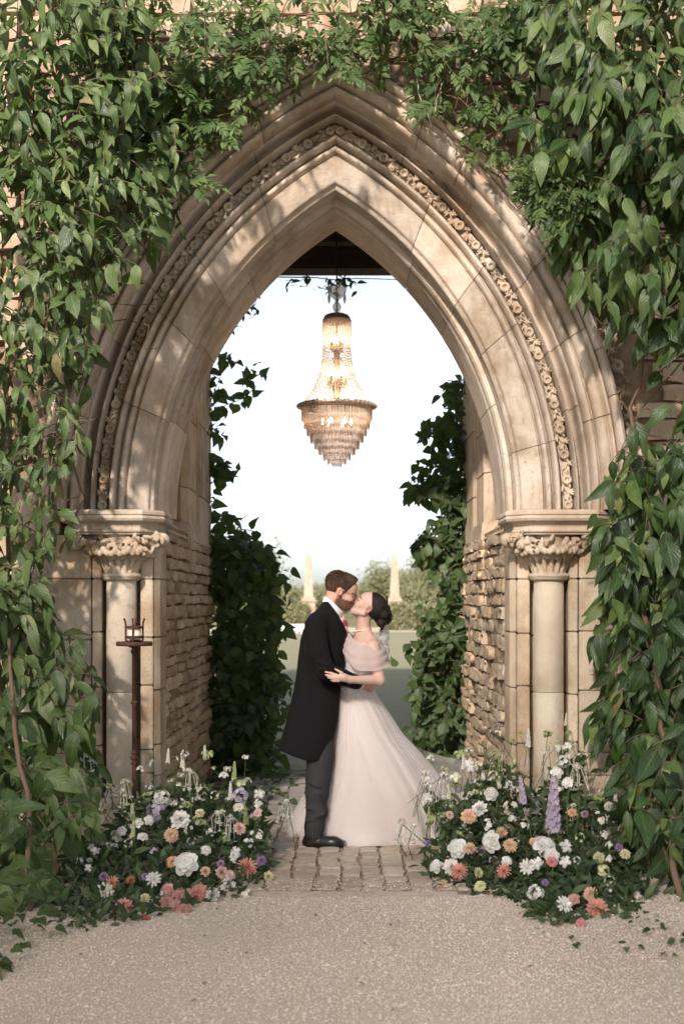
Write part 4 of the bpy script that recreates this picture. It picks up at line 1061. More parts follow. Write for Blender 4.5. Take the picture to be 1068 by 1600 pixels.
# ---------------------------------------------------------------- obelisks and white seats far out on the lawn
M_OB = stone_mat('obelisk_stone', (.40,.315,.255), (.375,.29,.23), (.33,.25,.19), .2)
def obelisk(px, label):
    d = 72.; k = d/FPX; b = P(px, 900, d); t = thing('obelisk', label, 'obelisk', (b.x, b.y, 0), 'pale stone obelisks beyond the lawn')
    z = lambda py: CH+(HZ-py)*k
    def fr4(name, lv):
        rings = [[(b.x+sx*r*k, b.y+sy*r*k, zq) for sx, sy in ((-1,-1),(1,-1),(1,1),(-1,1))] for r, zq in lv]
        V, F = loft(rings); F = [tuple(f) for f in F]+[(3,2,1,0), tuple(range(len(V)-4, len(V)))]; obj(name, mesh_of(name, V, F, M_OB, False), t)
    fr4('shaft', [(7.3, z(933)), (4.6, z(870))]); fr4('pyramidion', [(4.6, z(869.8)), (.3, z(861))])
    fr4('shaft_base', [(10.5, z(938)), (10.5, z(934.5)), (8.5, z(933.2))]); fr4('pedestal', [(11, 0.1), (10.5, z(941)), (10.5, z(938.2))]); fr4('cornice', [(8.8, z(942.6)), (12.5, z(940)), (12.5, z(938.6)), (9, z(938.1))] )
    fr4('plinth', [(14, 0), (14, .22)])
obelisk(482, 'pale obelisk on a pedestal behind the head of the groom'); obelisk(616, 'pale obelisk on a pedestal before the rounded tree above the bride')
M_WHITE = simple('white_paint', (.8,.78,.76), .5)
for i in range(7):
    x0 = (436+i*6.3-534)/FPX*63; y0 = 63-CAMD; t = thing('white_seat', 'small white garden seat in the row at the lawn edge behind the groom', 'chair', (x0, y0, 0), 'white seats in a row at the lawn edge')
    mb = MB(); mb.box((x0-.09, y0-.16, .20), (x0+.09, y0+.16, .24)); mb.build('seat', M_WHITE, t, False)
    mb = MB(); mb.box((x0-.09, y0+.14, .24), (x0+.09, y0+.17, .46)); mb.build('backrest', M_WHITE, t, False)
    for sx in (-.075, .075):
        for sy in (-.14, .14):
            mb = MB(); mb.box((x0+sx-.012, y0+sy-.012, 0), (x0+sx+.012, y0+sy+.012, .2)); mb.build('leg', M_WHITE, t, False)

# ---------------------------------------------------------------- flower arrangements
def petal_mat():
    m = NT('petal'); oc = m.n('ObjectInfo').outputs['Color']; a = m.n('Attribute', _attribute_name='tint').outputs['Fac']
    c = m.n('HueSaturation', Hue=.5, Saturation=1., Value=m.fr(a, 0, 1, .72, 1.12), Color=oc).outputs[0]
    m.bs(Base_Color=c, Roughness=.6, Specular_IOR_Level=.2)
    tr = m.n('BsdfTranslucent', Color=c); mx = m.n('MixShader', Fac=.3)
    m.t.links.new(m.b.outputs[0], mx.inputs[1]); m.t.links.new(tr.outputs[0], mx.inputs[2]); m.t.links.new(mx.outputs[0], m.out.inputs[0]); return m.m
M_PETAL = petal_mat()
class PB:
    def __init__(s, seed): s.V = []; s.F = []; s.T = []; s.r = np.random.default_rng(seed)
    def petal(s, c, dirn, up, L, W, cup=.3, curl=.2, tint=None):     # strip from c along dirn, arched towards up
        d = Vector(dirn).normalized(); u = Vector(up); u = (u-d*u.dot(d)).normalized(); x = d.cross(u); b = len(s.V)
        for i, (t, wf) in enumerate(((0, .35), (.4, .95), (.78, 1.), (1., .45))):
            zz = curl*L*(math.sin(t*math.pi*.9)-.9*t*t*.6)
            for k in (-1, 0, 1): s.V.append(Vector(c)+d*L*t+u*(zz+cup*W*.5*abs(k)*wf)+x*k*W/2*wf)
        for i in range(3):
            for k in (0, 1): s.F.append((b+i*3+k, b+i*3+k+1, b+i*3+k+4, b+i*3+k+3))
        s.T += [s.r.random() if tint is None else tint]*12
    def ball(s, c, r, n=6, tint=.5, zs=1.):
        b = len(s.V); c = Vector(c); lv = [(.0, 1.), (.75, .6), (1, 0), (.75, -.6), (.0, -1.)]
        for q, z in lv:
            for k in range(n): s.V.append(c+Vector((r*q*math.cos(6.283*k/n), r*q*math.sin(6.283*k/n), r*z*zs)))
        for i in range(4):
            for k in range(n): s.F.append((b+i*n+k, b+i*n+(k+1) % n, b+(i+1)*n+(k+1) % n, b+(i+1)*n+k))
        s.T += [tint]*(5*n)
    def mesh(s, name): return mesh_of(name, [tuple(v) for v in s.V], s.F, M_PETAL, True, tint=s.T)
def sph(az, el): return Vector((math.cos(az)*math.cos(el), math.sin(az)*math.cos(el), math.sin(el)))
def ringflower(seed, rings, base=.08, center=None):    # rings: (n, length, width, elevation, cup, curl); unit radius ~ .5
    b = PB(seed)
    for i, (n, L, W, el, cup, curl) in enumerate(rings):
        for k in range(n):
            a = 6.283*(k+.5*(i % 2)+b.r.uniform(-.15, .15))/n; e = R(el)+b.r.normal(0, .1)
            d = sph(a, e); b.petal(sph(a, 0)*base*math.cos(e)+Vector((0,0,.02*i)), d, sph(a, e+1.57), L*b.r.uniform(.88, 1.1), W, cup, curl)
    if center: b.ball((0,0,center[1]), center[0], 7, .3)
    return b
def floret(b, c, n, L, W, ax):
    ax = Vector(ax).normalized(); u = ax.cross(Vector((.3,.2,.9))).normalized(); v = ax.cross(u); t = b.r.random()
    for k in range(n):
        a = 6.283*k/n+b.r.uniform(-.2, .2); d = u*math.cos(a)+v*math.sin(a)+ax*.35; b.petal(c, d, ax, L, W, .25, .1, t*.8+.2*b.r.random())
def cluster_mesh(seed, n, L, petals=5, dome=.5):
    b = PB(seed)
    for k in range(n):
        a = sph(b.r.uniform(0, 6.28), math.asin(b.r.uniform(-.1, 1))); floret(b, a*dome*b.r.uniform(.7, 1)*.75, petals, L, L*.75, a)
    return b
def spike_mesh(seed, n, H, r0, L):                     # delphinium, axis +z from 0 to 1
    b = PB(seed)
    for k in range(n):
        t = (k+.5)/n; a = k*2.4; d = Vector((math.cos(a), math.sin(a), .15)); rr = r0*(1.05-.75*t)
        floret(b, Vector((0,0,t*H))+d*rr*.6, 5, L*(1.1-.6*t), L*.8*(1.1-.6*t), d)
    return b
def tubes_mesh(seed, n):                               # drooping trumpet flowers hanging from one point
    b = PB(seed)
    for k in range(n):
        a = b.r.uniform(0, 6.28); d = Vector((math.cos(a), math.sin(a), 0)); o = b.r.uniform(.1, .55); L = b.r.uniform(.35, .95); e = b.r.uniform(.9, 1.5); p = [Vector((0,0,.12*b.r.random())), d*o*.6+Vector((0,0,.16)), d*o+Vector((0,0,-.12)), d*o*e+Vector((b.r.normal(0,.05),b.r.normal(0,.05),-L))]
        mb = MB(); mb.tube(p, [.014,.011,.012,.02], 5, False); q = len(b.V); b.V += [Vector(v) for v in mb.v]; b.F += [tuple(i+q for i in f) for f in mb.f]; b.T += [.75]*len(mb.v)
        floret(b, p[-1], 5, .15, .11, Vector((d.x*.3, d.y*.3, -1)))
    for k in range(10):
        floret(b, sph(b.r.uniform(0,6.28), b.r.uniform(.1,1.5))*.16+Vector((0,0,.1)), 4, .12, .06, sph(b.r.uniform(0,6.28), .8))
    return b
FM = {
 'dahlia': [ringflower(s, [(13,.44,.15,4,.5,.1),(13,.42,.15,18,.5,.15),(12,.38,.14,32,.5,.2),(10,.33,.13,48,.5,.25),(8,.27,.11,64,.5,.25),(5,.2,.09,80,.5,.2)]).mesh('dahlia') for s in (1,2)],
 'spider': [ringflower(s, [(16,.5,.09,2,.7,.05),(15,.48,.09,20,.7,.05),(13,.42,.08,40,.7,.1),(9,.33,.07,60,.7,.1),(5,.24,.06,80,.7,.1)]).mesh('dahlia') for s in (3,)],
 'rose': [ringflower(s, [(6,.5,.48,12,.35,.3),(6,.45,.46,34,.5,.45),(5,.40,.40,54,.6,.5),(5,.34,.32,68,.7,.5),(4,.27,.22,80,.8,.4),(3,.2,.14,86,.8,.3)], .06).mesh('rose') for s in (4,5)],
 'carnation': [ringflower(s, [(11,.46,.22,5,.1,.05),(11,.44,.22,25,.1,.1),(10,.4,.2,45,.1,.1),(9,.36,.18,62,.1,.1),(7,.32,.15,78,.1,.1)]).mesh('carnation') for s in (6,7)],
 'daisy': [ringflower(s, [(11,.48,.17,8,.2,.1),(9,.40,.15,22,.2,.1)], .1, (.13,.06)).mesh('daisy') for s in (8,)],
 'cluster': [cluster_mesh(s, 26, .16, 5).mesh('floret_cluster') for s in (9,10)],
 'sparse': [cluster_mesh(s, 9, .17, 5, .6).mesh('floret_cluster') for s in (11,12,13)],
 'bell': [ringflower(s, [(5,.6,.4,-20,.5,.4),(5,.5,.36,-50,.6,.4)], .05).mesh('sweet_pea') for s in (14,)],
 'spike': [spike_mesh(s, 44, 1., .12, .11).mesh('flower_spike') for s in (15,16)],
 'tubes': [tubes_mesh(s, 8).mesh('trumpet_flower') for s in (17,18,19)],
}
C_ = dict(w=(.80,.78,.72), cw=(.80,.76,.62), cream=(.74,.68,.44), coral=(.72,.35,.27), orange=(.72,.42,.24), peach=(.76,.50,.34), pink=(.74,.50,.45), dusty=(.58,.32,.27), rust=(.48,.16,.09), purple=(.38,.25,.44), lilac=(.56,.47,.57), mauve=(.46,.28,.38), lime=(.62,.64,.36), green=(.42,.48,.22), hot=(.64,.27,.28))
NAMES = dict(dahlia='dahlia', spider='dahlia', rose='rose', carnation='carnation', daisy='daisy', cluster='floret_cluster', sparse='floret_cluster', bell='sweet_pea', spike='flower_spike', tubes='trumpet_flower')
def arrangement(label, base, yf, yt, dtop, blooms, poly, nleaf, stalks):
    """yf / yt: (px, py) polylines of the front edge on the ground and of the crest"""
    t = thing('flower_arrangement', label, 'flowers', base)
    fx = lambda L, x: np.interp(x, [q[0] for q in L], [q[1] for q in L])
    def dep(px, py):
        f = fx(yf, px); a = np.clip((f-py)/(f-fx(yt, px)), -.1, 1.3); d0 = CH*FPX/(f-HZ); return d0+.10+(dtop-d0)*np.clip(a, 0, 1)**.85
    SM = MB()
    for px, py, size, kind, c in blooms:
        d = float(dep(px, py))-.10; p = P(px, py, d); s = size*d/FPX
        if kind == 'tubes': M = Matrix.Translation(p) @ Matrix.Rotation(rng.uniform(0, 6.28), 4, 'Z') @ Matrix.Scale(s, 4)
        elif kind == 'spike':
            M = Matrix.Translation(p) @ Matrix.Rotation(rng.normal(0, .08), 4, 'X') @ Matrix.Rotation(rng.normal(-.05, .06), 4, 'Y') @ Matrix.Scale(s, 4)
        else:
            nv = Vector((rng.normal(0, .35), -.9, .55+rng.normal(0, .2))).normalized(); M = Matrix.Translation(p) @ nv.to_track_quat('Z', 'Y').to_matrix().to_4x4() @ Matrix.Rotation(rng.uniform(0, 6.28), 4, 'Z') @ Matrix.Scale(s*1.02, 4)
        o = obj(NAMES[kind], FM[kind][int(rng.integers(0, len(FM[kind])))], t, M); v = np.array(C_[c])*rng.uniform(.9, 1.08); o.color = (*np.clip(v, 0, .9), 1)
        if kind in ('sparse', 'cluster'): o['kind'] = 'stuff'
        g = Vector((p.x+rng.normal(0, .05), p.y+.12, max(0, p.z-.35))); SM.tube([p+Vector((0,.02,0)), p.lerp(g, .5)+Vector((rng.normal(0,.02), .03, 0)), g], .003, 4, False)
    for q in stalks:
        SM.tube([P(a, b, float(dep(a, b))-.04 if len(r) == 0 else r[0]) for a, b, *r in q], [.0035]*len(q), 4, False)
    xs = [q[0] for q in yt]
    for k in range(80):                                   # loose sprigs of buds and small bells above the mound
        px = rng.uniform(xs[1], xs[-2]); c0 = float(fx(yt, px)); py = c0+rng.uniform(-48, 60); d = float(dep(px, py))-.03; p = P(px, py, d)
        kd = ('sparse', 'bell', 'sparse', 'bell', 'sparse', 'sparse', 'rose', 'sparse', 'spike')[k % 9]; s = rng.uniform(9, 17)*d/FPX*(2.0 if kd == 'spike' else 1)
        o = obj(NAMES[kd], FM[kd][int(rng.integers(0, len(FM[kd])))], t, Matrix.Translation(p) @ Matrix.Rotation(rng.uniform(-.7, .7), 4, 'X') @ Matrix.Rotation(rng.uniform(0, 6.28), 4, 'Z') @ Matrix.Scale(s, 4)); o.color = (*np.array(C_[('w', 'cw', 'lime', 'w', 'green')[int(rng.integers(0, 5))]]), 1)
        if kd == 'sparse': o['kind'] = 'stuff'
        g = p+Vector((rng.normal(0, .06), .05, -rng.uniform(.15, .3))); SM.tube([p, p.lerp(g, .5)+Vector((rng.normal(0, .03), 0, 0)), g], .0022, 4, False)
    o = SM.build('stems', M_STEM, t); o['kind'] = 'stuff'
    poly = np.asarray(poly, float); lo = poly.min(0); hi = poly.max(0); x = rng.uniform(lo[0], hi[0], nleaf*3); y = rng.uniform(lo[1], hi[1], nleaf*3); k = inside(poly, x, y); x, y = x[k][:nleaf], y[k][:nleaf]; n = len(x)
    d = dep(x, y)+.02+rng.random(n)**1.4*.32; pos = np.array([P(a, b, c) for a, b, c in zip(x, y, d)]); pos[:,2] = np.maximum(pos[:,2], .01)
    LT = np.stack([rng.normal(0, 1, n), -.5+rng.normal(0, .5, n), rng.normal(.1, .7, n)], 1); LN = np.stack([rng.normal(0,.5,n), -.7+rng.normal(0,.4,n), .6+rng.normal(0,.4,n)], 1)
    h = n*3//4
    grow(t, 'small', pos[:h], frames(LT[:h], LN[:h]), rng.uniform(.035, .075, h), lambda L: np.array([M_LEAF_F]*len(L), object), 220)
    grow(t, 'lance', pos[h:], frames(LT[h:]+[0,0,.6], LN[h:]), rng.uniform(.05, .12, n-h), lambda L: np.array([M_LEAF_F]*len(L), object), 70)
    return dep
BW = [(282,1282,30,'carnation','w'),(268,1305,23,'dahlia','peach'),(292,1352,36,'rose','w'),(270,1347,20,'dahlia','orange'),(194,1419,31,'dahlia','coral'),(312,1394,27,'dahlia','coral'),(333,1400,26,'carnation','w'),(386,1356,29,'spider','coral'),(386,1400,27,'cluster','cw'),(240,1374,23,'daisy','w'),(227,1405,18,'dahlia','cream'),
 (264,1392,22,'rose','dusty'),(280,1402,21,'rose','dusty'),(260,1411,21,'rose','dusty'),(292,1400,20,'rose','dusty'),(288,1423,22,'rose','dusty'),(274,1417,20,'rose','dusty'),(176,1380,20,'spider','coral'),(164,1394,26,'daisy','cw'),(162,1370,14,'carnation','purple'),(227,1370,12,'carnation','purple'),(205,1376,16,'dahlia','rust'),(229,1437,14,'dahlia','rust'),
 (321,1329,15,'rose','w'),(321,1362,16,'carnation','peach'),(346,1364,20,'carnation','pink'),(359,1368,16,'rose','pink'),(345,1350,13,'carnation','mauve'),(358,1386,28,'sparse','w'),(368,1331,14,'bell','w'),(364,1340,14,'bell','w'),(408,1345,16,'spider','purple'),(420,1370,17,'carnation','cream'),(376,1243,30,'cluster','lilac'),(405,1240,14,'bell','w'),(402,1256,13,'bell','w'),(403,1271,14,'rose','pink'),(374,1295,19,'carnation','pink'),(400,1307,24,'sparse','w'),(388,1318,18,'sparse','w'),
 (253,1248,34,'cluster','w'),(244,1270,36,'cluster','lilac'),(217,1288,16,'rose','w'),(233,1282,15,'rose','w'),(223,1309,15,'rose','w'),(190,1299,14,'rose','w'),(282,1256,18,'sparse','w'),(296,1296,18,'sparse','cw'),(359,1284,34,'tubes','w'),(340,1275,28,'tubes','w'),(296,1212,34,'tubes','cw'),(196,1228,36,'tubes','cw'),(139,1172,40,'tubes','w'),(447,1258,28,'tubes','w'),(318,1240,24,'sparse','w'),(335,1243,16,'sparse','cw'),(200,1318,16,'sparse','w'),(240,1330,14,'sparse','lilac'),(255,1395,14,'sparse','w'),(300,1315,16,'sparse','lilac'),(330,1300,16,'sparse','w'),
 (139,1356,11,'bell','w'),(150,1329,11,'bell','w'),(143,1324,10,'bell','w'),(125,1345,10,'bell','w'),(312,1271,14,'carnation','cream'),(350,1310,14,'sparse','green'),(245,1408,16,'sparse','cw'),(205,1278,12,'sparse','green'),(230,1245,16,'sparse','green')]
arrangement('flower arrangement of white and coral dahlias around the iron candle stand', (-1.0,-1.2,0), [(60,1490),(130,1475),(270,1440),(350,1415),(430,1388),(460,1380)], [(60,1330),(130,1290),(200,1255),(260,1225),(330,1225),(400,1230),(440,1300)], 7.85, BW,
 [(85,1400),(105,1320),(160,1300),(200,1260),(260,1228),(330,1232),(400,1232),(422,1290),(415,1330),(425,1375),(400,1410),(330,1420),(240,1445),(150,1470),(90,1470)], 2600,
 [[(143,1335),(141,1260),(139,1180)],[(198,1300),(197,1262),(196,1230)],[(300,1290),(298,1250),(296,1214)],[(420,1330),(440,1290),(447,1262)],[(372,1300),(376,1270),(376,1245)],[(395,1310),(402,1270),(405,1243)]])
BE = [(749,1265,25,'carnation','w'),(731,1276,24,'dahlia','peach'),(702,1274,14,'dahlia','pink'),(715,1327,29,'rose','w'),(733,1326,20,'dahlia','peach'),(770,1315,31,'rose','w'),(796,1322,22,'dahlia','peach'),(783,1301,16,'spider','peach'),(682,1355,20,'rose','w'),(704,1355,25,'carnation','w'),(717,1362,24,'spider','coral'),(693,1385,20,'daisy','peach'),(746,1364,17,'dahlia','lime'),(750,1385,18,'dahlia','lime'),(791,1346,15,'rose','w'),(787,1361,21,'spider','coral'),(832,1315,12,'dahlia','peach'),(849,1324,33,'rose','w'),(861,1338,22,'rose','w'),(861,1347,18,'dahlia','hot'),(884,1322,17,'bell','w'),(882,1346,15,'bell','w'),(822,1355,22,'daisy','w'),(836,1350,16,'bell','w'),
 (836,1396,31,'cluster','w'),(851,1379,11,'spider','purple'),(880,1414,26,'daisy','w'),(896,1406,17,'rose','dusty'),(922,1397,23,'dahlia','peach'),(932,1420,33,'dahlia','coral'),(906,1443,15,'rose','hot'),(976,1335,17,'dahlia','cream'),(966,1324,12,'spider','purple'),(950,1260,14,'carnation','w'),(983,1268,12,'carnation','w'),(941,1361,26,'cluster','lime'),(952,1378,20,'sparse','cw'),(935,1340,18,'dahlia','lime'),(950,1395,14,'sparse','w'),(994,1398,12,'bell','cw'),(945,1305,10,'bell','w'),(950,1320,10,'bell','w'),(950,1341,10,'bell','w'),(935,1280,26,'sparse','cw'),
 (863,1296,86,'spike','lilac'),(817,1255,42,'spike','lilac'),(828,1262,30,'sparse','lilac'),(766,1241,20,'rose','w'),(748,1197,16,'sparse','w'),(732,1192,12,'bell','w'),(734,1200,11,'bell','w'),(760,1212,22,'sparse','w'),(785,1225,22,'sparse','cw'),(778,1190,30,'tubes','green'),(885,1175,30,'sparse','w'),(888,1150,26,'tubes','green'),(880,1190,26,'cluster','w'),(869,1208,18,'rose','w'),(886,1224,17,'rose','w'),(900,1205,40,'tubes','cw'),(628,1290,34,'tubes','w'),(646,1296,26,'tubes','w'),(673,1236,24,'tubes','w'),(668,1246,13,'bell','w'),(800,1262,28,'sparse','cw'),(795,1282,26,'sparse','w'),(816,1290,20,'sparse','w'),(895,1262,22,'tubes','cw'),(905,1310,18,'sparse','lime'),(893,1270,14,'dahlia','orange'),(913,1272,12,'carnation','mauve'),(805,1315,14,'sparse','lime'),(770,1345,16,'sparse','mauve'),(720,1300,14,'sparse','green'),(668,1318,10,'spider','purple'),(840,1345,18,'sparse','w'),(900,1345,14,'sparse','w'),(853,1460,22,'sparse','w'),(762,1290,22,'sparse','w'),(905,1240,20,'sparse','green'),(700,1345,14,'sparse','pink'),(750,1330,16,'sparse','mauve')]
arrangement('flower arrangement with tall lilac delphinium beside the trailing bridal train', (1.1,-1.2,0), [(600,1372),(655,1388),(700,1398),(780,1415),(850,1465),(900,1462),(960,1450),(1020,1445),(1060,1450)], [(600,1290),(660,1240),(720,1195),(780,1185),(860,1190),(900,1170),(950,1240),(1010,1270),(1060,1300)], 7.85, BE,
 [(655,1372),(665,1330),(690,1300),(660,1262),(672,1236),(700,1262),(735,1230),(760,1195),(795,1195),(830,1250),(870,1200),(905,1180),(915,1250),(960,1250),(1010,1280),(1005,1330),(1010,1430),(950,1452),(860,1468),(800,1425),(700,1398)], 3000,
 [[(700,1350),(660,1315),(628,1288)],[(690,1300),(678,1265),(673,1238)],[(775,1270),(777,1230),(778,1190)],[(862,1370),(866,1300),(858,1205)],[(830,1310),(822,1270),(814,1210)],[(885,1300),(887,1230),(886,1155)],[(900,1300),(905,1250),(900,1195)],[(745,1270),(750,1230),(747,1195)]])
# ---------------------------------------------------------------- the couple
BD = 8.3
def Q(px, py, dy=0.): return np.array(P(px, py, BD+dy))
def zq(py): return CH+(HZ-py)/FPX*BD
def xq(px): return (px-534)/FPX*BD
class Head:
    """a head sculpted in its own frame: x forward, y to the far side, z up, chin near the origin"""
    def __init__(s, F, chin, fwd, up, k=1.):
        s.F = F; s.k = k; s.f = np.array(fwd, float); s.f /= np.linalg.norm(s.f); s.u = np.array(up, float); s.u -= s.f*(s.u@s.f); s.u /= np.linalg.norm(s.u)
        s.s = np.cross(s.u, s.f); s.M = np.stack([s.f, s.s, s.u], 1); s.O = np.array(chin)-s.M@(np.array([.074, 0, .012])*k)
    def w(s, p): return s.O+s.M@(np.array(p, float)*s.k)
    def loc(s, V): return (V-s.O)@s.M/s.k
    def e(s, c, r, k=.012, op='u', F=None, rot=None):
        M = s.M if rot is None else s.M@np.array(rot); (F or s.F).ell(s.w(c), np.array(r)*s.k, M, k, op)
    def c(s, a, b, ra, rb, k=.01, op='u', F=None): (F or s.F).cone(s.w(a), s.w(b), ra*s.k, rb*s.k, k, op)
    def build(s, male):
        s.e((-.014,0,.146), (.099,.076,.084), .01); s.e((.036,0,.082), (.054,.058,.078), .02); s.e((.045,0,.142), (.046,.060,.052), .02)
        s.e((.062,0,.028), (.026,.03 if male else .024,.022), .014)
        for q in (-1, 1):
            s.c((-.012,.056*q,.066), (.05,.022*q,.022), .020 if male else .017, .017, .016)
            s.e((.058,.036*q,.084), (.03,.026,.026), .014)
            s.c((.084,.012*q,.121), (.070,.046*q,.122), .010 if male else .007, .007, .01)
            s.e((.094,.031*q,.106), (.014,.017,.012), .010, 'cut'); s.e((.078,.031*q,.106), (.014,.016,.012), .004)
            s.e((-.014,.078*q,.104), (.020,.010,.032), .004, rot=Matrix.Rotation(.25*q, 3, 'Z')); s.e((-.009,.088*q,.107), (.009,.009,.018), .004, 'cut')
        s.c((.086,0,.118), (.112,0,.086), .008, .0115, .010); s.e((.100,0,.080), (.014,.016,.008), .008)
        s.c((.090,-.014,.056), (.090,.014,.056), .0065, .0065, .006); s.c((.086,-.013,.046), (.086,.013,.046), .0075, .0075, .006)
        s.e((.104,0,.051), (.012,.022,.0025), .003, 'cut')
def skin_mat():
    m = NT('skin'); c = m.n('Attribute', _attribute_name='col').outputs['Color']; p = m.pos()
    c = m.mix(m.fr(m.noise(p, 26, 4), .4, .7, 0, .18), c, (.50,.20,.14))
    m.bs(Base_Color=c, Roughness=.5, Specular_IOR_Level=.35, Subsurface_Weight=.12, Subsurface_Radius=(.9,.35,.2), Subsurface_Scale=.012)
    m.bump(m.noise(p, 300, 3), .12, .002); return m.m
M_SKIN = skin_mat()
def hair_mat(name, a, b):
    m = NT(name); n = m.noise(m.pos((1.,1.,.35)), 120, 4, .7, 1.5)
    m.bs(Base_Color=m.ramp(n, [(.35, a), (.7, b)]), Roughness=.5, Specular_IOR_Level=.3); m.bump(n, .9, .008); return m.m
M_HAIR_G = hair_mat('brown_hair', (.026,.014,.008), (.115,.06,.032)); M_HAIR_B = hair_mat('black_hair', (.007,.005,.004), (.03,.019,.014))
def cloth(name, c, bump=(220, .3, .002), rough=.85, sheen=.0):
    m = NT(name); p = m.pos(); m.bs(Base_Color=c, Roughness=rough, Specular_IOR_Level=.25, Sheen_Weight=sheen)
    h = m.math('ADD', m.math('MULTIPLY', m.noise(p, bump[0], 2), .3), m.noise(m.pos((1,1,.6)), 11, 3)); m.bump(h, bump[1], .012); return m.m
M_COAT = cloth('black_wool', (.0045,.0045,.005), rough=.95); M_SHIRT = cloth('white_shirt', (.80,.80,.80), (300,.1,.002)); M_TIE = simple('pink_silk', (.72,.40,.38), .4)
def stripe():
    m = NT('striped_wool'); g = m.n('SeparateXYZ', Vector=m.pos()); a = g.outputs[0]
    wv = m.math('SINE', m.math('MULTIPLY', a, 640.))
    m.bs(Base_Color=m.mix(m.fr(wv, .55, .95), (.026,.026,.028), (.055,.055,.06)), Roughness=.85, Specular_IOR_Level=.2); m.bump(m.noise(m.pos(), 14, 3), .5, .015); return m.m
M_TROUSER = stripe(); M_SHOE = simple('black_leather', (.012,.011,.011), .28, .5)
def fmesh(name, F, mat, parent, colf=None, it=1):
    V, Fc = F.surf(); V = relax(V, Fc, it, .4)
    return obj(name, mesh_of(name, V, Fc, mat, True, colr=None if colf is None else colf(V)), parent)

# ---- groom
gr = thing('person', 'bearded person in black tailcoat and striped trousers embracing and kissing the bride', 'person', (float(Q(500,1320)[0]), -.12, 0))
F = Field((xq(425), -.52, -.01), (xq(605), .36, 1.83), .005)
hg = Head(F, Q(543,953,.03), (.95,0,-.32), (.32,0,.95)); hg.build(True)
F.cone(hg.w((-.035,0,.07)), Q(514,962,.03), .058, .064, .02)
F.stack([zq(q) for q in (1110,1080,1040,1000,975,958)], [xq(q) for q in (497,497,500,507,509,511)], [-.07]*6, [.11,.11,.12,.125,.12,.06], [.13,.125,.13,.15,.16,.08], .03)
NA = [Q(492,975,-.17), Q(505,1046,-.21), Q(561,1068,-.115)]
F.chain(NA, [.058,.043,.028], .02)
FA = [Q(502,975,.2), Q(535,1042,.27), Q(578,1046,.22)]; F.chain(FA, [.058,.043,.028], .02)
def hand(F, wrist, palm, tips, thumb, r=.0095):
    wrist, palm = np.array(wrist), np.array(palm); F.cone(wrist, palm, .024, .026, .012); F.cone(palm, (palm+np.array(tips[1][0]))/2, .024, .02, .012)
    for ch_ in tips: F.chain([palm*.55+np.array(ch_[0])*.45]+[np.array(q) for q in ch_], [r*1.25, r*1.12, r, r*.85][:len(ch_)+1], .004)
    F.chain([wrist*.4+palm*.6]+[np.array(q) for q in thumb], [r*1.5, r*1.2, r*.95], .006)
hand(F, NA[2], Q(570,1070,-.075), [[Q(577,1064+i*4.5,-.045+.004*i), Q(582,1065+i*4.5,.0), Q(579,1066+i*4.5,.05)] for i in range(4)], [Q(571,1061,-.07), Q(578,1058,-.04)])
hand(F, FA[2], Q(586,1050,.17), [[Q(590,1046+i*4.5,.13), Q(588,1048+i*4.5,.09)] for i in range(4)], [Q(588,1042,.16), Q(590,1040,.13)])
LN_ = [Q(497,1105,-.04), Q(499,1205,-.08), Q(489,1292,-.10)]; F.chain([np.array(q) for q in LN_], [.07,.05,.036], .02)
LF_ = [Q(500,1105,.08), Q(504,1205,.08), Q(498,1285,.10)]; F.chain([np.array(q) for q in LF_], [.07,.05,.036], .02)
def gcol(V):
    L = hg.loc(V); c = np.tile(np.array([.53,.315,.235,1.]), (len(V), 1)); x, y, z = L.T
    head = (z > -.03) & (z < .3) & (np.abs(y) < .12) & (np.abs(x) < .2)
    def mixc(m, q):
        m = np.clip(m, 0, 1)[:,None]*head[:,None]; c[:] = c*(1-m)+np.array(q)*m
    n = np.sin(x*410)*np.sin(y*370)*np.sin(z*390)*.006
    mixc(((z < .070+n+np.clip(.02-x, 0, .05)*.9) & (x > -.022+n))*.92*((z > -.01) | (x > .04)), (.085,.045,.028,1.))
    mixc(((z > .057) & (z < .080+n) & (x > .075) & (x < .100))*.75, (.10,.052,.032,1.))
    mixc(((np.abs(z-.051) < .008) & (x > .085) & (np.abs(y) < .02))*.9, (.45,.16,.13,1.))
    mixc(((z > .072) & (z < .1) & (np.abs(y) < .014) & (x > .095))*.5, (.60,.25,.18,1.)); mixc((np.abs(y) > .075)*.5, (.60,.26,.19,1.))
    mixc(((np.abs(z-.123) < .006) & (x > .062) & (np.abs(y) > .008))*.8, (.10,.055,.03,1.)); mixc(((np.abs(z-.102) < .0045) & (x > .07) & (np.abs(y) > .014))*.8, (.08,.045,.03,1.))
    return c
fmesh('body', F, M_SKIN, gr, gcol)
H = Field(hg.w((0,0,.14))-.17, hg.w((0,0,.14))+.17, .004)
hg.F = H; hg.e((-.018,0,.150), (.106,.083,.089), .004); hg.e((.02,0,.2), (.07,.058,.038), .02)
def keep(X, Y, Z):
    x = ((X-hg.O[0])*hg.M[0,0]+(Y-hg.O[1])*hg.M[1,0]+(Z-hg.O[2])*hg.M[2,0]); z = ((X-hg.O[0])*hg.M[0,2]+(Y-hg.O[1])*hg.M[1,2]+(Z-hg.O[2])*hg.M[2,2]); y = ((X-hg.O[0])*hg.M[0,1]+(Y-hg.O[1])*hg.M[1,1]+(Z-hg.O[2])*hg.M[2,1])
    lim = np.where(x > .012, .105+(x-.012)*1.75-np.abs(y)*.3, np.where(x > -.036, .128, .066))
    return (z-lim)*.6
H.half(keep, k=.008); fmesh('hair', H, M_HAIR_G, gr)
hg.F = F; rs = np.random.default_rng(21); mb = MB()
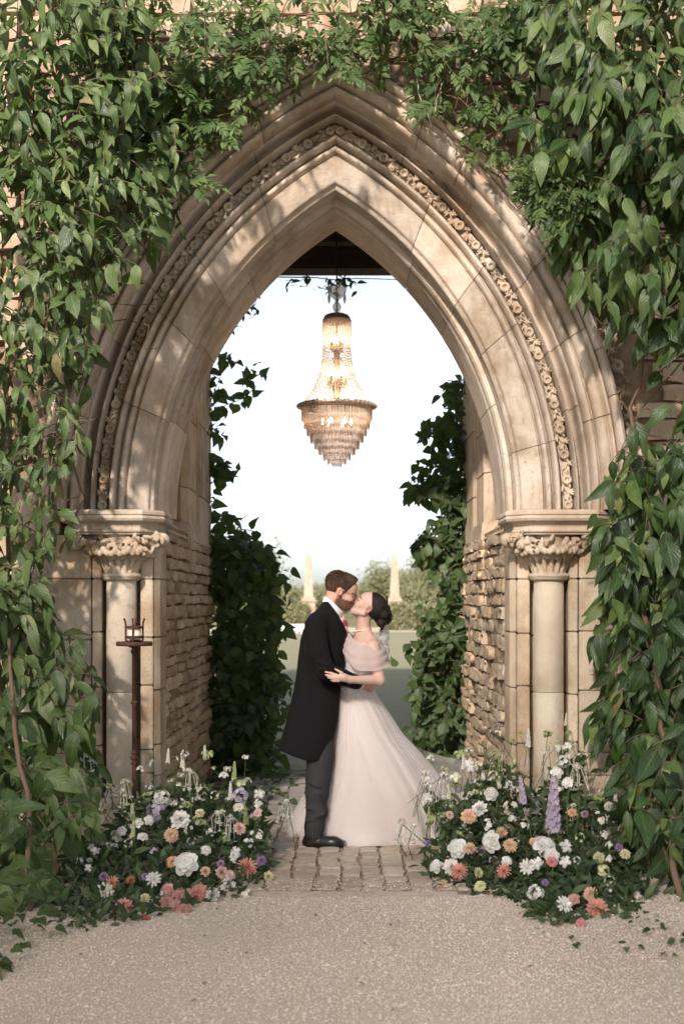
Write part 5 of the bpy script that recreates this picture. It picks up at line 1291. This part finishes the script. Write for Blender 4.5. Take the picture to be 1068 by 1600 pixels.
for k in range(420):
    ph = rs.uniform(0, 6.283); c0 = np.array([-.018,0,.150]); rr_ = np.array([.108,.085,.0915])*rs.uniform(.985, 1.035); pts = []; t0 = rs.uniform(.15, 1.35); dph = rs.normal(0, .18)
    for j in range(5):
        tt = t0+j*.11; a = ph+dph*j*.3; l = c0+rr_*np.array([math.sin(tt)*math.cos(a)-.12*math.cos(tt), math.sin(tt)*math.sin(a), math.cos(tt)])
        wp = hg.w(l)
        if float(keep(wp[0], wp[1], wp[2])) < .001: break
        pts.append(wp)
    if len(pts) > 2: mb.tube(pts, [.0016]*(len(pts)-1)+[.0006], 3, False)
o = mb.build('hair_strands', M_HAIR_G, gr); o['kind'] = 'stuff'
# glasses
mb = MB(); q = lambda p: Vector(hg.w(p))
for s_ in (-1, 1):
    mb.tube([q((-.012,.083*s_,.118)), q((.05,.074*s_,.116)), q((.094,.055*s_,.113))], .0016, 5)
    mb.tube([q((.100+.002*math.cos(a), (.033+.024*math.cos(a))*s_, .104+.017*math.sin(a))) for a in np.linspace(0, 6.283, 17)], .0016, 5)
mb.tube([q((.102,-.010,.108)), q((.106,0,.111)), q((.102,.010,.108))], .0016, 5)
mb.build('glasses', M_IRON, gr)
# shirt, tie, buttonhole
S = Field((xq(490), -.22, zq(1010)), (xq(560), .28, zq(920)), .005)
cc_ = Q(520.5,946.5,.03)
for k in range(20):
    a, b = 6.283*k/20, 6.283*(k+1)/20; f = lambda a: cc_+np.array([math.cos(a)*.049, math.sin(a)*.068, -math.cos(a)*.046])
    S.cone(f(a), f(b), .015, .015, .006); g = lambda a: f(a)+np.array([-.006, 0, -.016]); S.cone(g(a), g(b), .015, .015, .006)
S.ell(Q(528,985,.03), (.048,.09,.09), None, .01); fmesh('shirt', S, M_SHIRT, gr)
Tf = Field((xq(510), -.15, zq(1010)), (xq(560), .2, zq(940)), .004); Tf.cone(Q(532,959,.03), Q(534,966,.03), .021, .017, .006); Tf.cone(Q(534,966,.03), Q(540,1000,.03), .018, .034, .008); fmesh('tie', Tf, M_TIE, gr)
fl = obj('buttonhole_flower', FM['rose'][0], gr, Matrix.Translation(P(538,974,8.22)) @ Vector((.7,-.7,.2)).to_track_quat('Z','Y').to_matrix().to_4x4() @ Matrix.Scale(.045, 4)); fl.color = (.50,.16,.16,1)
# tailcoat
K = Field((xq(420), -.46, zq(1192)), (xq(575), .40, zq(928)), .0062)
SL = [(1190,432,512,.20),(1172,432,518,.20),(1150,440,523,.195),(1130,446,528,.19),(1100,453,530,.18),(1080,458,531,.165),(1050,463,534,.152),(1030,465,538,.16),(1000,469,542,.175),(985,473,542,.185),(970,480,541,.19),(958,489,538,.18),(948,498,533,.13),(940,505,525,.085)]
ar = lambda f: np.array([f(s) for s in SL])
cx = ar(lambda s: xq((s[1]+s[2])/2)); rx = ar(lambda s: xq((s[2]+534-s[1])/1)-xq(534) if False else (s[2]-s[1])/2*BD/FPX); ry = ar(lambda s: s[3]); zs = ar(lambda s: zq(s[0]))
K.stack(zs, cx, np.full(len(SL), -.07), rx, ry, .02, 'u', 2.8)
K.cone(Q(497,972,-.13), Q(494,980,-.165), .07, .066, .03)
K.chain([Q(492,977,-.17), Q(499,1020,-.2), Q(508,1049,-.215)], [.067,.06,.060], .018); K.chain([Q(508,1049,-.215), Q(534,1058,-.175), Q(556,1066,-.125)], [.060,.052,.047], .014)
for (a, b, r_) in (((497,1034,-.27),(512,1040,-.28),.012), ((500,1046,-.28),(520,1046,-.265),.011), ((492,1000,-.25),(500,1024,-.265),.010), ((520,1068,-.23),(536,1058,-.235),.009)): K.cone(Q(*a), Q(*b), r_, r_*.6, .016)
K.chain(FA, [.068,.058,.046], .02)
cut = K.cone
K.stack(zs[:6][::1], cx[:6], np.full(6, -.07), rx[:6]-.018, ry[:6]-.018, .008, 'cut', 2.8)
hx = [xq(q) for q in (420,431,445,458,480,500,512,520,526,529,531,540,600)]; hz = [zq(q) for q in (1168,1171,1172,1177,1184,1185,1177,1158,1135,1118,1092,1075,1075)]
K.half(lambda X, Y, Z: (Z-np.interp(X, hx, hz))*.7, k=.004)
K.ell(Q(522,942,.03), (.047,.062,.075), None, .01, 'cut')
K.half(lambda X, Y, Z: np.where((HZ-(Z-CH)*FPX/BD) < 994, -(((534+X*FPX/BD)-507)*60-((HZ-(Z-CH)*FPX/BD)-932)*38)/71*.0041+.10*np.clip(np.abs(Y+.07)-.05, 0, 1), .05), k=.004)
for k in range(0): K.cone(Q(545-3.*k,992-k*8,-.105+.0*k), Q(545-3.*(k+1),992-(k+1)*8,-.105), .014, .014, .008) if k < 5 else None
K.cone(Q(461,1185,-.21), Q(462,1125,-.24), .012, .004, .006, 'cut')
fmesh('tailcoat', K, M_COAT, gr)
C2 = Field(Q(550,1085,-.2)-.03, Q(572,1055,-.05)+.05, .004); C2.cone(Q(556,1066,-.125), Q(562,1068.5,-.11), .034, .033, .004); fmesh('shirt_cuff', C2, M_SHIRT, gr)
# trousers, shoes
Tr = Field((xq(455), -.42, .02), (xq(545), .26, zq(1085)), .006)
def leg(dx, dy, dy2):
    pts = [((498+dx,1105),.085),((499+dx,1150),.086),((500+dx,1185),.086),((497+dx,1215),.082),((495+dx,1240),.076),((494+dx,1258),.066),((495+dx,1268),.070),((492+dx,1280),.062),((491+dx,1292),.064),((490+dx,1303),.060)]
    for (a, ra), (b, rb) in zip(pts[:-1], pts[1:]): Tr.cone(Q(*a, dy+(dy2-dy)*(a[1]-1105)/200), Q(*b, dy+(dy2-dy)*(b[1]-1105)/200), ra, rb, .01)
leg(0, -.035, -.10); leg(4, .07, .10)
for (a, b) in (((478,1262,-.2),(504,1268,-.2)), ((480,1282,-.2),(506,1272,-.21)), ((500,1240,-.22),(510,1258,-.19)), ((482,1222,-.2),(500,1230,-.215))): Tr.cone(Q(a[0],a[1],a[2]+.05), Q(b[0],b[1],b[2]+.05), .010, .006, .018)
Tr.half(lambda X, Y, Z: Z-.045-.18*np.clip(xq(490)-X, -.02, .1), k=.004)
fmesh('trousers', Tr, M_TROUSER, gr, None, 2)
for dx, dy in ((0, -.10), (7, .10)):
    Sh = Field((xq(468+dx), -.1+dy-.09, -.012), (xq(552+dx), -.1+dy+.09, .16), .0045); y0 = -.1+dy
    a = lambda px, z, dyy=0.: np.array([xq(px+dx), y0+dyy, z])
    Sh.cone(a(482,.04), a(498,.045), .040, .042, .02); Sh.cone(a(498,.045), a(522,.034), .042, .040, .02); Sh.cone(a(522,.034), a(536,.028), .038, .026, .02); Sh.cone(a(486,.07), a(490,.12), .040, .040, .02)
    Sh.half(lambda X, Y, Z: Z-.004, k=.002)
    fmesh('shoe', Sh, M_SHOE, gr)

# ---- bride
br = thing('person', 'dark-haired person in a blush tulle gown leaning back into the kiss', 'person', (float(Q(580,1310)[0]), .25, 0))
F = Field((xq(500), -.50, .0), (xq(625), .42, zq(905)), .005)
hb = Head(F, Q(546,953,.055), (-.69,0,.72), (.72,0,.69), .95); hb.build(False)
F.cone(hb.w((-.03,0,.05)), Q(566,990,.07), .044, .048, .018)
F.stack([zq(q) for q in (1110,1090,1072,1050,1030,1015,1004,997,988)], [xq(q) for q in (560,559,557,560.5,563.5,567,569,568,566)], [-.02]*9, [.085,.082,.073,.08,.094,.102,.097,.07,.045], [.105,.105,.10,.11,.125,.145,.15,.11,.05], .025)
BA = [Q(582,1011,-.085), Q(592,1063,-.165), Q(547,1062,-.265)]
F.cone(Q(569,984,.07), Q(583,1006,-.05), .036, .036, .02); F.cone(Q(569,984,.07), Q(578,1004,.18), .036, .036, .02)
F.chain(BA, [.046,.037,.0225], .012)
F.chain([Q(578,1010,.2), Q(545,1035,.3), Q(500,1030,.24)], [.045,.035,.022], .015)
hand(F, BA[2], Q(536,1058.5,-.285), [[Q(527,1055,-.305), Q(517,1051.5,-.305), Q(508,1050,-.295)], [Q(526,1058,-.308), Q(516,1056,-.305), Q(508.5,1054.5,-.295)], [Q(527,1061,-.305), Q(518,1060,-.305), Q(512,1058.5,-.295)], [Q(529,1064,-.30), Q(522,1064,-.30), Q(517,1063,-.292)]], [Q(533,1051,-.30), Q(523.5,1045.5,-.30)], .0072)
F.chain([Q(556,1110,.05), Q(560,1200,.12), np.array([xq(560), .08, .06])], [.062,.05,.035], .02); F.chain([Q(560,1110,.13), Q(568,1200,.22), np.array([xq(570), .2, .06])], [.062,.05,.035], .02)
def bcol(V):
    L = hb.loc(V); c = np.tile(np.array([.54,.365,.295,1.]), (len(V), 1)); x, y, z = L.T
    ear = ((np.abs(y) > .068) & (np.abs(y) < .1) & (np.abs(z-.104) < .036) & (np.abs(x+.014) < .026)); c[ear] = (.50,.27,.21,1.); c[ear & (np.abs(x+.009) < .010) & (np.abs(z-.107) < .018)] = (.30,.14,.11,1.)  # reddish ear, with the shade of its hollow painted in darker
    head = (z > -.02) & (z < .3) & (np.abs(y) < .12) & (x > .02) & (x < .16)
    def mixc(m, q):
        m = np.clip(m, 0, 1)[:,None]*head[:,None]; c[:] = c*(1-m)+np.array(q)*m
    mixc(((np.abs(z-.051) < .010) & (x > .082) & (np.abs(y) < .022))*.9, (.52,.16,.15,1.))
    mixc(((np.abs(z-.101) < .005) & (x > .068) & (np.abs(y) > .014) & (np.abs(y) < .05))*.92, (.02,.012,.01,1.))
    mixc(((np.abs(z-.124) < .0045) & (x > .06) & (np.abs(y) > .010) & (np.abs(y) < .055))*.85, (.03,.018,.013,1.))
    mixc((np.exp(-((x-.07)**2+(np.abs(y)-.045)**2+(z-.08)**2)/.0004))*.35, (.66,.28,.22,1.))
    return c
fmesh('body', F, M_SKIN, br, bcol)
H = Field(hb.w((-.04,0,.13))-.21, hb.w((-.04,0,.13))+.21, .004); hb.F = H
hb.e((-.022,0,.150), (.102,.082,.088), .004)
def keepb(X, Y, Z):
    l = [((X-hb.O[0])*hb.M[0,i]+(Y-hb.O[1])*hb.M[1,i]+(Z-hb.O[2])*hb.M[2,i])/hb.k for i in range(3)]; x, y, z = l
    return np.minimum((z-np.where(x > -.03, .118+(x+.03)*1.0, .075))*.6, (.058-x)*.8)
H.half(keepb, k=.008)
r3 = np.random.default_rng(3)
for c_, r_ in (((-.085,0,.172),.046), ((-.126,0,.130),.042), ((-.105,.02,.155),.045), ((-.115,-.03,.15),.04), ((-.09,-.02,.20),.036), ((-.14,.01,.105),.036), ((-.145,-.025,.135),.032)): hb.e(c_, (r_, r_*.95, r_*.85), .006)
for k in range(16):                                     # twisted locks gathered into the low bun
    a = r3.uniform(0, 6.28); c0 = np.array([-.115+.05*math.cos(a), r3.normal(0, .03), .145+.05*math.sin(a)]); pts = []
    for j in range(6):
        b = a+j*.45; pts.append(hb.w((-.112+(.05+.012*math.sin(j))*math.cos(b), c0[1]+.012*j*r3.choice((-1,1))*.5-.03, .148+(.052+.01*math.cos(j))*math.sin(b))))
    H.chain(pts, [.006,.010,.011,.010,.008,.004], .004)
for k in range(8):
    y = -.07+.02*k; H.chain([hb.w((.045,y*.6,.165+.02*math.cos(y*12))), hb.w((0,y*.95,.215-abs(y)*.5)), hb.w((-.06,y*.9,.215-abs(y)*.3)), hb.w((-.11,y*.4,.17))], [.005,.010,.011,.008], .005)
H.chain([hb.w((.02,-.062,.16)), hb.w((-.03,-.083,.145)), hb.w((-.08,-.07,.13)), hb.w((-.125,-.02,.11))], [.008,.012,.012,.01], .006)
H.chain([hb.w((-.15,-.01,.11)), hb.w((-.172,-.015,.085)), hb.w((-.175,-.02,.062))], [.014,.009,.004], .006)
fmesh('hair', H, M_HAIR_B, br); hb.F = F
mb = MB(); q = lambda p: Vector(hb.w(p))
for k in range(9):
    y = r3.normal(-.03, .03); mb.tube([q((.04,y,.18)), q((.02+r3.normal(0,.01),y,.235+r3.uniform(0,.03))), q((-.04,y*.8,.255+r3.uniform(-.01,.02))), q((-.09,y*.6,.215))], .0011, 4)
for k in range(7):
    y = r3.normal(-.03, .02); mb.tube([q((-.14,y,.12)), q((-.17+r3.normal(0,.01),y,.09)), q((-.185+r3.normal(0,.012),y-.01,.05+r3.normal(0,.012)))], .0011, 4)
for k in range(260):                                    # combed strands running from the hairline back into the bun
    y = r3.uniform(-.078, .06); a0 = r3.uniform(-.2, 1.1); pts = []
    for j in range(6):
        tt = a0+j*.24; rr_ = r3.uniform(1.0, 1.012); pts.append(q((-.022+.103*rr_*math.cos(tt)*math.sqrt(max(.02, 1-(y/.083)**2)), y*(1-.09*j), .150+.09*rr_*math.sin(tt)*math.sqrt(max(.02, 1-(y/.083)**2)))))
    L_ = [hb.loc(np.array(p_)) for p_ in pts]
    if all(float(l[2]) > .118+max(0, float(l[0])+.03)*1.0 and l[0] < .055 for l in L_): mb.tube(pts, .0011, 3, False)
for k in range(150):
    a = r3.uniform(0, 6.28); yy = r3.uniform(-.05, .02); rb = r3.uniform(.045, .06); pts = [q((-.112+rb*1.05*math.cos(a+j*.3), yy+.006*j-.012*math.cos(a), .148+rb*math.sin(a+j*.3))) for j in range(5)]; mb.tube(pts, .0012, 3, False)
o = mb.build('loose_hair', M_HAIR_B, br); o['kind'] = 'stuff'
for (a, b, c_) in ((-.125,-.05,.175), (-.14,-.045,.16), (-.155,-.035,.15), (-.168,-.03,.10)):
    o = obj('hair_flower', FM['daisy'][0], br, Matrix.Translation(Vector(hb.w((a, b, c_)))) @ Vector((.3,-1,.2)).to_track_quat('Z','Y').to_matrix().to_4x4() @ Matrix.Scale(.022, 4)); o.color = (.8,.78,.74,1)
mb = MB()
for s_ in (-1, 1):
    mb.tube([q((.093,.016*s_,.1005)), q((.091,.031*s_,.0965)), q((.078,.046*s_,.101))], [.0012,.0022,.0008], 5); mb.tube([q((.094,.010*s_,.1245)), q((.088,.03*s_,.1295)), q((.070,.050*s_,.125))], [.0022,.0022,.0008], 5)
mb.build('eyelashes', M_HAIR_B, br)
M_PEARL = simple('pearl', (.80,.74,.68), .2, .6)
mb = PB(1)
for k in range(34):
    a = 6.283*k/34; p = Q(565.5,983.5,.07)+np.array([math.cos(a)*.055, math.sin(a)*.058, math.cos(a)*.008-.004]); mb.ball(p, .0052, 6)
me = mb.mesh('necklace'); me.materials.clear(); me.materials.append(M_PEARL); obj('necklace', me, br)
mb = PB(1); e0 = Vector(hb.w((-.006,-.083,.070))); mb.ball(e0, .0075, 8); mb.ball(e0+Vector((0,-.001,.011)), .003, 6); me = mb.mesh('earring'); me.materials.clear(); me.materials.append(M_PEARL); obj('earring', me, br)
# gown
def tulle(name, c, alpha, sheen=.3, fold=None):
    m = NT(name); p = m.pos(); m.bs(Base_Color=c, Roughness=.8, Specular_IOR_Level=.15, Sheen_Weight=sheen)
    n = m.noise(m.pos((1,1,.18)), 34, 4, .6)
    if fold: n = m.n('TexWave', Vector=p, Scale=fold, Distortion=2.5, Detail=2., _bands_direction='Z').outputs['Fac']
    m.bump(n, .35, .008)
    tl = m.n('BsdfTranslucent', Color=c); a = m.n('MixShader', Fac=.35); L = m.t.links.new; L(m.b.outputs[0], a.inputs[1]); L(tl.outputs[0], a.inputs[2])
    if alpha < 1:
        tp = m.n('BsdfTransparent'); b = m.n('MixShader'); lw = m.n('LayerWeight', Blend=.35)
        L(m.fr(lw.outputs['Facing'], 0, 1, alpha, min(1, alpha+.45)), b.inputs[0]); L(tp.outputs[0], b.inputs[1]); L(a.outputs[0], b.inputs[2]); L(b.outputs[0], m.out.inputs[0])
    else: L(a.outputs[0], m.out.inputs[0])
    return m.m
M_LINING = tulle('blush_lining', (.87,.765,.72), 1.); M_TULLE = tulle('ivory_tulle', (.92,.88,.86), .45); M_SHEER = tulle('sheer_tulle', (.86,.81,.785), .26); M_SHAWL = tulle('shawl_tulle', (.70,.57,.52), .72); M_BOW = tulle('bow_tulle', (.82,.80,.79), .4); M_BODICE = tulle('gathered_bodice', (.88,.84,.82), 1., .2, 26.)
B = Field((xq(522), -.22, zq(1092)), (xq(602), .22, zq(996)), .005)
B.stack([zq(q) for q in (1086,1078,1072,1050,1030,1015,1004)], [xq(q) for q in (555.5,555,555.5,559,561.5,564,565)], [-.02]*7, [.108,.098,.096,.099,.108,.112,.106], [.125,.118,.116,.127,.142,.152,.15], .01)
B.ell(Q(542.5,1022,.02), (.042,.055,.05), None, .02); B.ell(Q(542.5,1022,.15), (.042,.055,.05), None, .02)
B.half(lambda X, Y, Z: (zq(1008)+.12*(X-xq(566))*-1-Z)*.9, k=.01)
fmesh('bodice', B, M_BODICE, br)
SK = [(1076,532,577,.118,.09),(1084,530,581,.13,.09),(1095,527,588,.15,.10),(1120,522,604,.20,.13),(1150,517,622,.26,.17),(1180,512,648,.31,.21),(1210,503,671,.355,.25),(1240,490,697,.39,.28),(1270,474,716,.42,.31),(1300,460,730,.44,.33),(1318,455,738,.45,.335)]
def skirt(off, amp, seed, hem):
    r = np.random.default_rng(seed); n = 220; nv = 44; th = np.linspace(0, 2*math.pi, n, endpoint=False); py = np.interp(np.linspace(0, 1, nv)**.9, np.linspace(0, 1, len(SK)), [s[0] for s in SK])
    ks = [(k, r.uniform(0, 6.28), r.uniform(.4, 1.)) for k in (3, 5, 8, 11, 14, 19, 27)]; rings = []
    for i, y in enumerate(py):
        v = i/(nv-1); g = lambda j: np.interp(y, [s[0] for s in SK], [s[j] for s in SK])
        xl, xr, dp, dy = xq(g(1)), xq(g(2)), g(3), g(4)
        z = zq(1076)+(hem-zq(1076))*((y-1076)/(1318-1076))
        wob = .25*np.sin(2*th+1.3)+.2*np.sin(3*th+v*2.2)
        rip = sum(a*np.cos(k*(th+wob)+p+.9*v*math.sin(k*1.7)) for k, p, a in ks)/1.9*(.78+.22*np.sin(2*th+2.+v))
        sharp = np.sign(rip)*np.abs(rip)**.8
        am = amp*(.12+.88*v**1.1); rr = 1+sharp*am/.3+off/np.interp(v, [0, 1], [.1, .5])
        X = (xl+xr)/2+(xr-xl)/2*np.cos(th)*rr; Y = -.1+dy+dp*np.sin(th)*rr
        Zr = z+(.012*np.abs(np.sin(9*th+1))*v**3)+0*th
        rings.append(np.stack([X, Y, np.maximum(Zr, .004)], 1))
    return loft(np.array(rings))
V, Fc = skirt(0, .026, 4, .006); obj('skirt', mesh_of('skirt', V, Fc, M_LINING), br)
V, Fc = skirt(.014, .028, 4, .010); obj('tulle_overskirt', mesh_of('tulle_overskirt', V, Fc, M_TULLE), br)
V, Fc = skirt(.03, .030, 4, .014); obj('outer_tulle_layer', mesh_of('outer_tulle_layer', V, Fc, M_SHEER), br)
mb = MB(); th = np.linspace(0, 2*math.pi, 60, endpoint=False)
V, Fc = loft([np.stack([xq(555)+.103*f*np.cos(th), -.02+.122*f*np.sin(th), np.full(60, zq(y))], 1) for y, f in ((1074,1.),(1075.5,1.05),(1081,1.08),(1083,1.06))]); obj('waistband', mesh_of('waistband', V, Fc, M_BODICE), br)
def sheet_between(A, Bp, nu, nv, rip, name, mat):
    A = [np.array(P(*a)) for a in A]; Bp = [np.array(P(*b)) for b in Bp]; ta = np.linspace(0, 1, len(A)); us = np.linspace(0, 1, nu); r = np.random.default_rng(2); rings = []
    ip = lambda L, u: np.array([np.interp(u, ta, [q[k] for q in L]) for k in range(3)])
    for u in us:
        a, b = ip(A, u), ip(Bp, u); row = []
        for v in np.linspace(0, 1, nv):
            p = a+(b-a)*v; w_ = rip*u*math.sin(v*math.pi); p = p+np.array([0, math.sin(v*17+u*5)*w_, math.sin(v*11+u*7)*w_*.6-.03*math.sin(v*math.pi)*u]); p[2] = max(p[2], .012); row.append(p)
        rings.append(row)
    V, Fc = loft(rings, False); return obj(name, mesh_of(name, V, Fc, mat), br)
sheet_between([(584,1080,8.45),(602,1106,8.7),(626,1146,8.95),(655,1170,9.15),(692,1182,9.3),(735,1190,9.4),(755,1206,9.4)], [(582,1086,8.42),(598,1125,8.5),(618,1170,8.6),(645,1220,8.7),(672,1258,8.75),(705,1275,8.8),(742,1262,9.0)], 40, 34, .03, 'train', M_SHEER)
sheet_between([(655,1225,8.75),(690,1245,8.8),(715,1240,8.85),(750,1225,8.9)], [(640,1285,8.6),(680,1305,8.5),(712,1305,8.5),(745,1285,8.5)], 26, 20, .04, 'train_edge', M_TULLE)
# off-shoulder wrap and bow of tulle
th = np.linspace(0, 2*math.pi, 96, endpoint=False); rings = []
for v in np.linspace(0, 1, 14):
    fr_, ne, bk = -np.cos(th), np.clip(-np.sin(th), 0, 1), np.clip(np.cos(th), 0, 1); front = np.clip(-np.cos(th), 0, 1); far = np.clip(np.sin(th), 0, 1)
    yt = (985*front**2+1004*ne**2+998*bk**2+1000*far**2); yb = (1011*front**2+1046*ne**2+1036*bk**2+1040*far**2)
    y = yt+(yb-yt)*v; rx_ = .100+.060*v+.012*math.sin(v*math.pi); ry_ = .19+.105*v+.02*math.sin(v*math.pi); pw = lambda q: np.sign(q)*np.abs(q)**.72
    rp = .0045*np.sin(th*2+v*22)+.003*np.sin(th*3-v*47)+.003*np.sin(th*1+v*75)
    rings.append(np.stack([xq(568)+.010*v+(rx_+rp)*pw(np.cos(th)), -.02+(ry_+rp)*pw(np.sin(th)), np.array([zq(q) for q in y])], 1))
V, Fc = loft(rings); obj('shoulder_wrap', mesh_of('shoulder_wrap', V, Fc, M_SHAWL), br)
for (px, py, sx, sy, sz_, rt) in ((597,1000,.036,.06,.075,.35), (600,1012,.03,.05,.05,-.3)):
    bm = bmesh.new(); bmesh.ops.create_icosphere(bm, subdivisions=4, radius=1)
    for v in bm.verts:
        c = v.co; f = 1+.12*math.sin(c.z*9+c.y*6)+.08*math.sin(c.y*15+c.x*7); v.co = Vector((c.x*sx*f, c.y*sy*f, c.z*sz_*f))
    me = bpy.data.meshes.new('tulle_bow'); bm.to_mesh(me); bm.free(); me.materials.append(M_BOW); me.polygons.foreach_set('use_smooth', np.ones(len(me.polygons), dtype=bool))
    obj('tulle_bow', me, br, Matrix.Translation(Vector(Q(px, py, .16))) @ Matrix.Rotation(rt, 4, 'Y'))
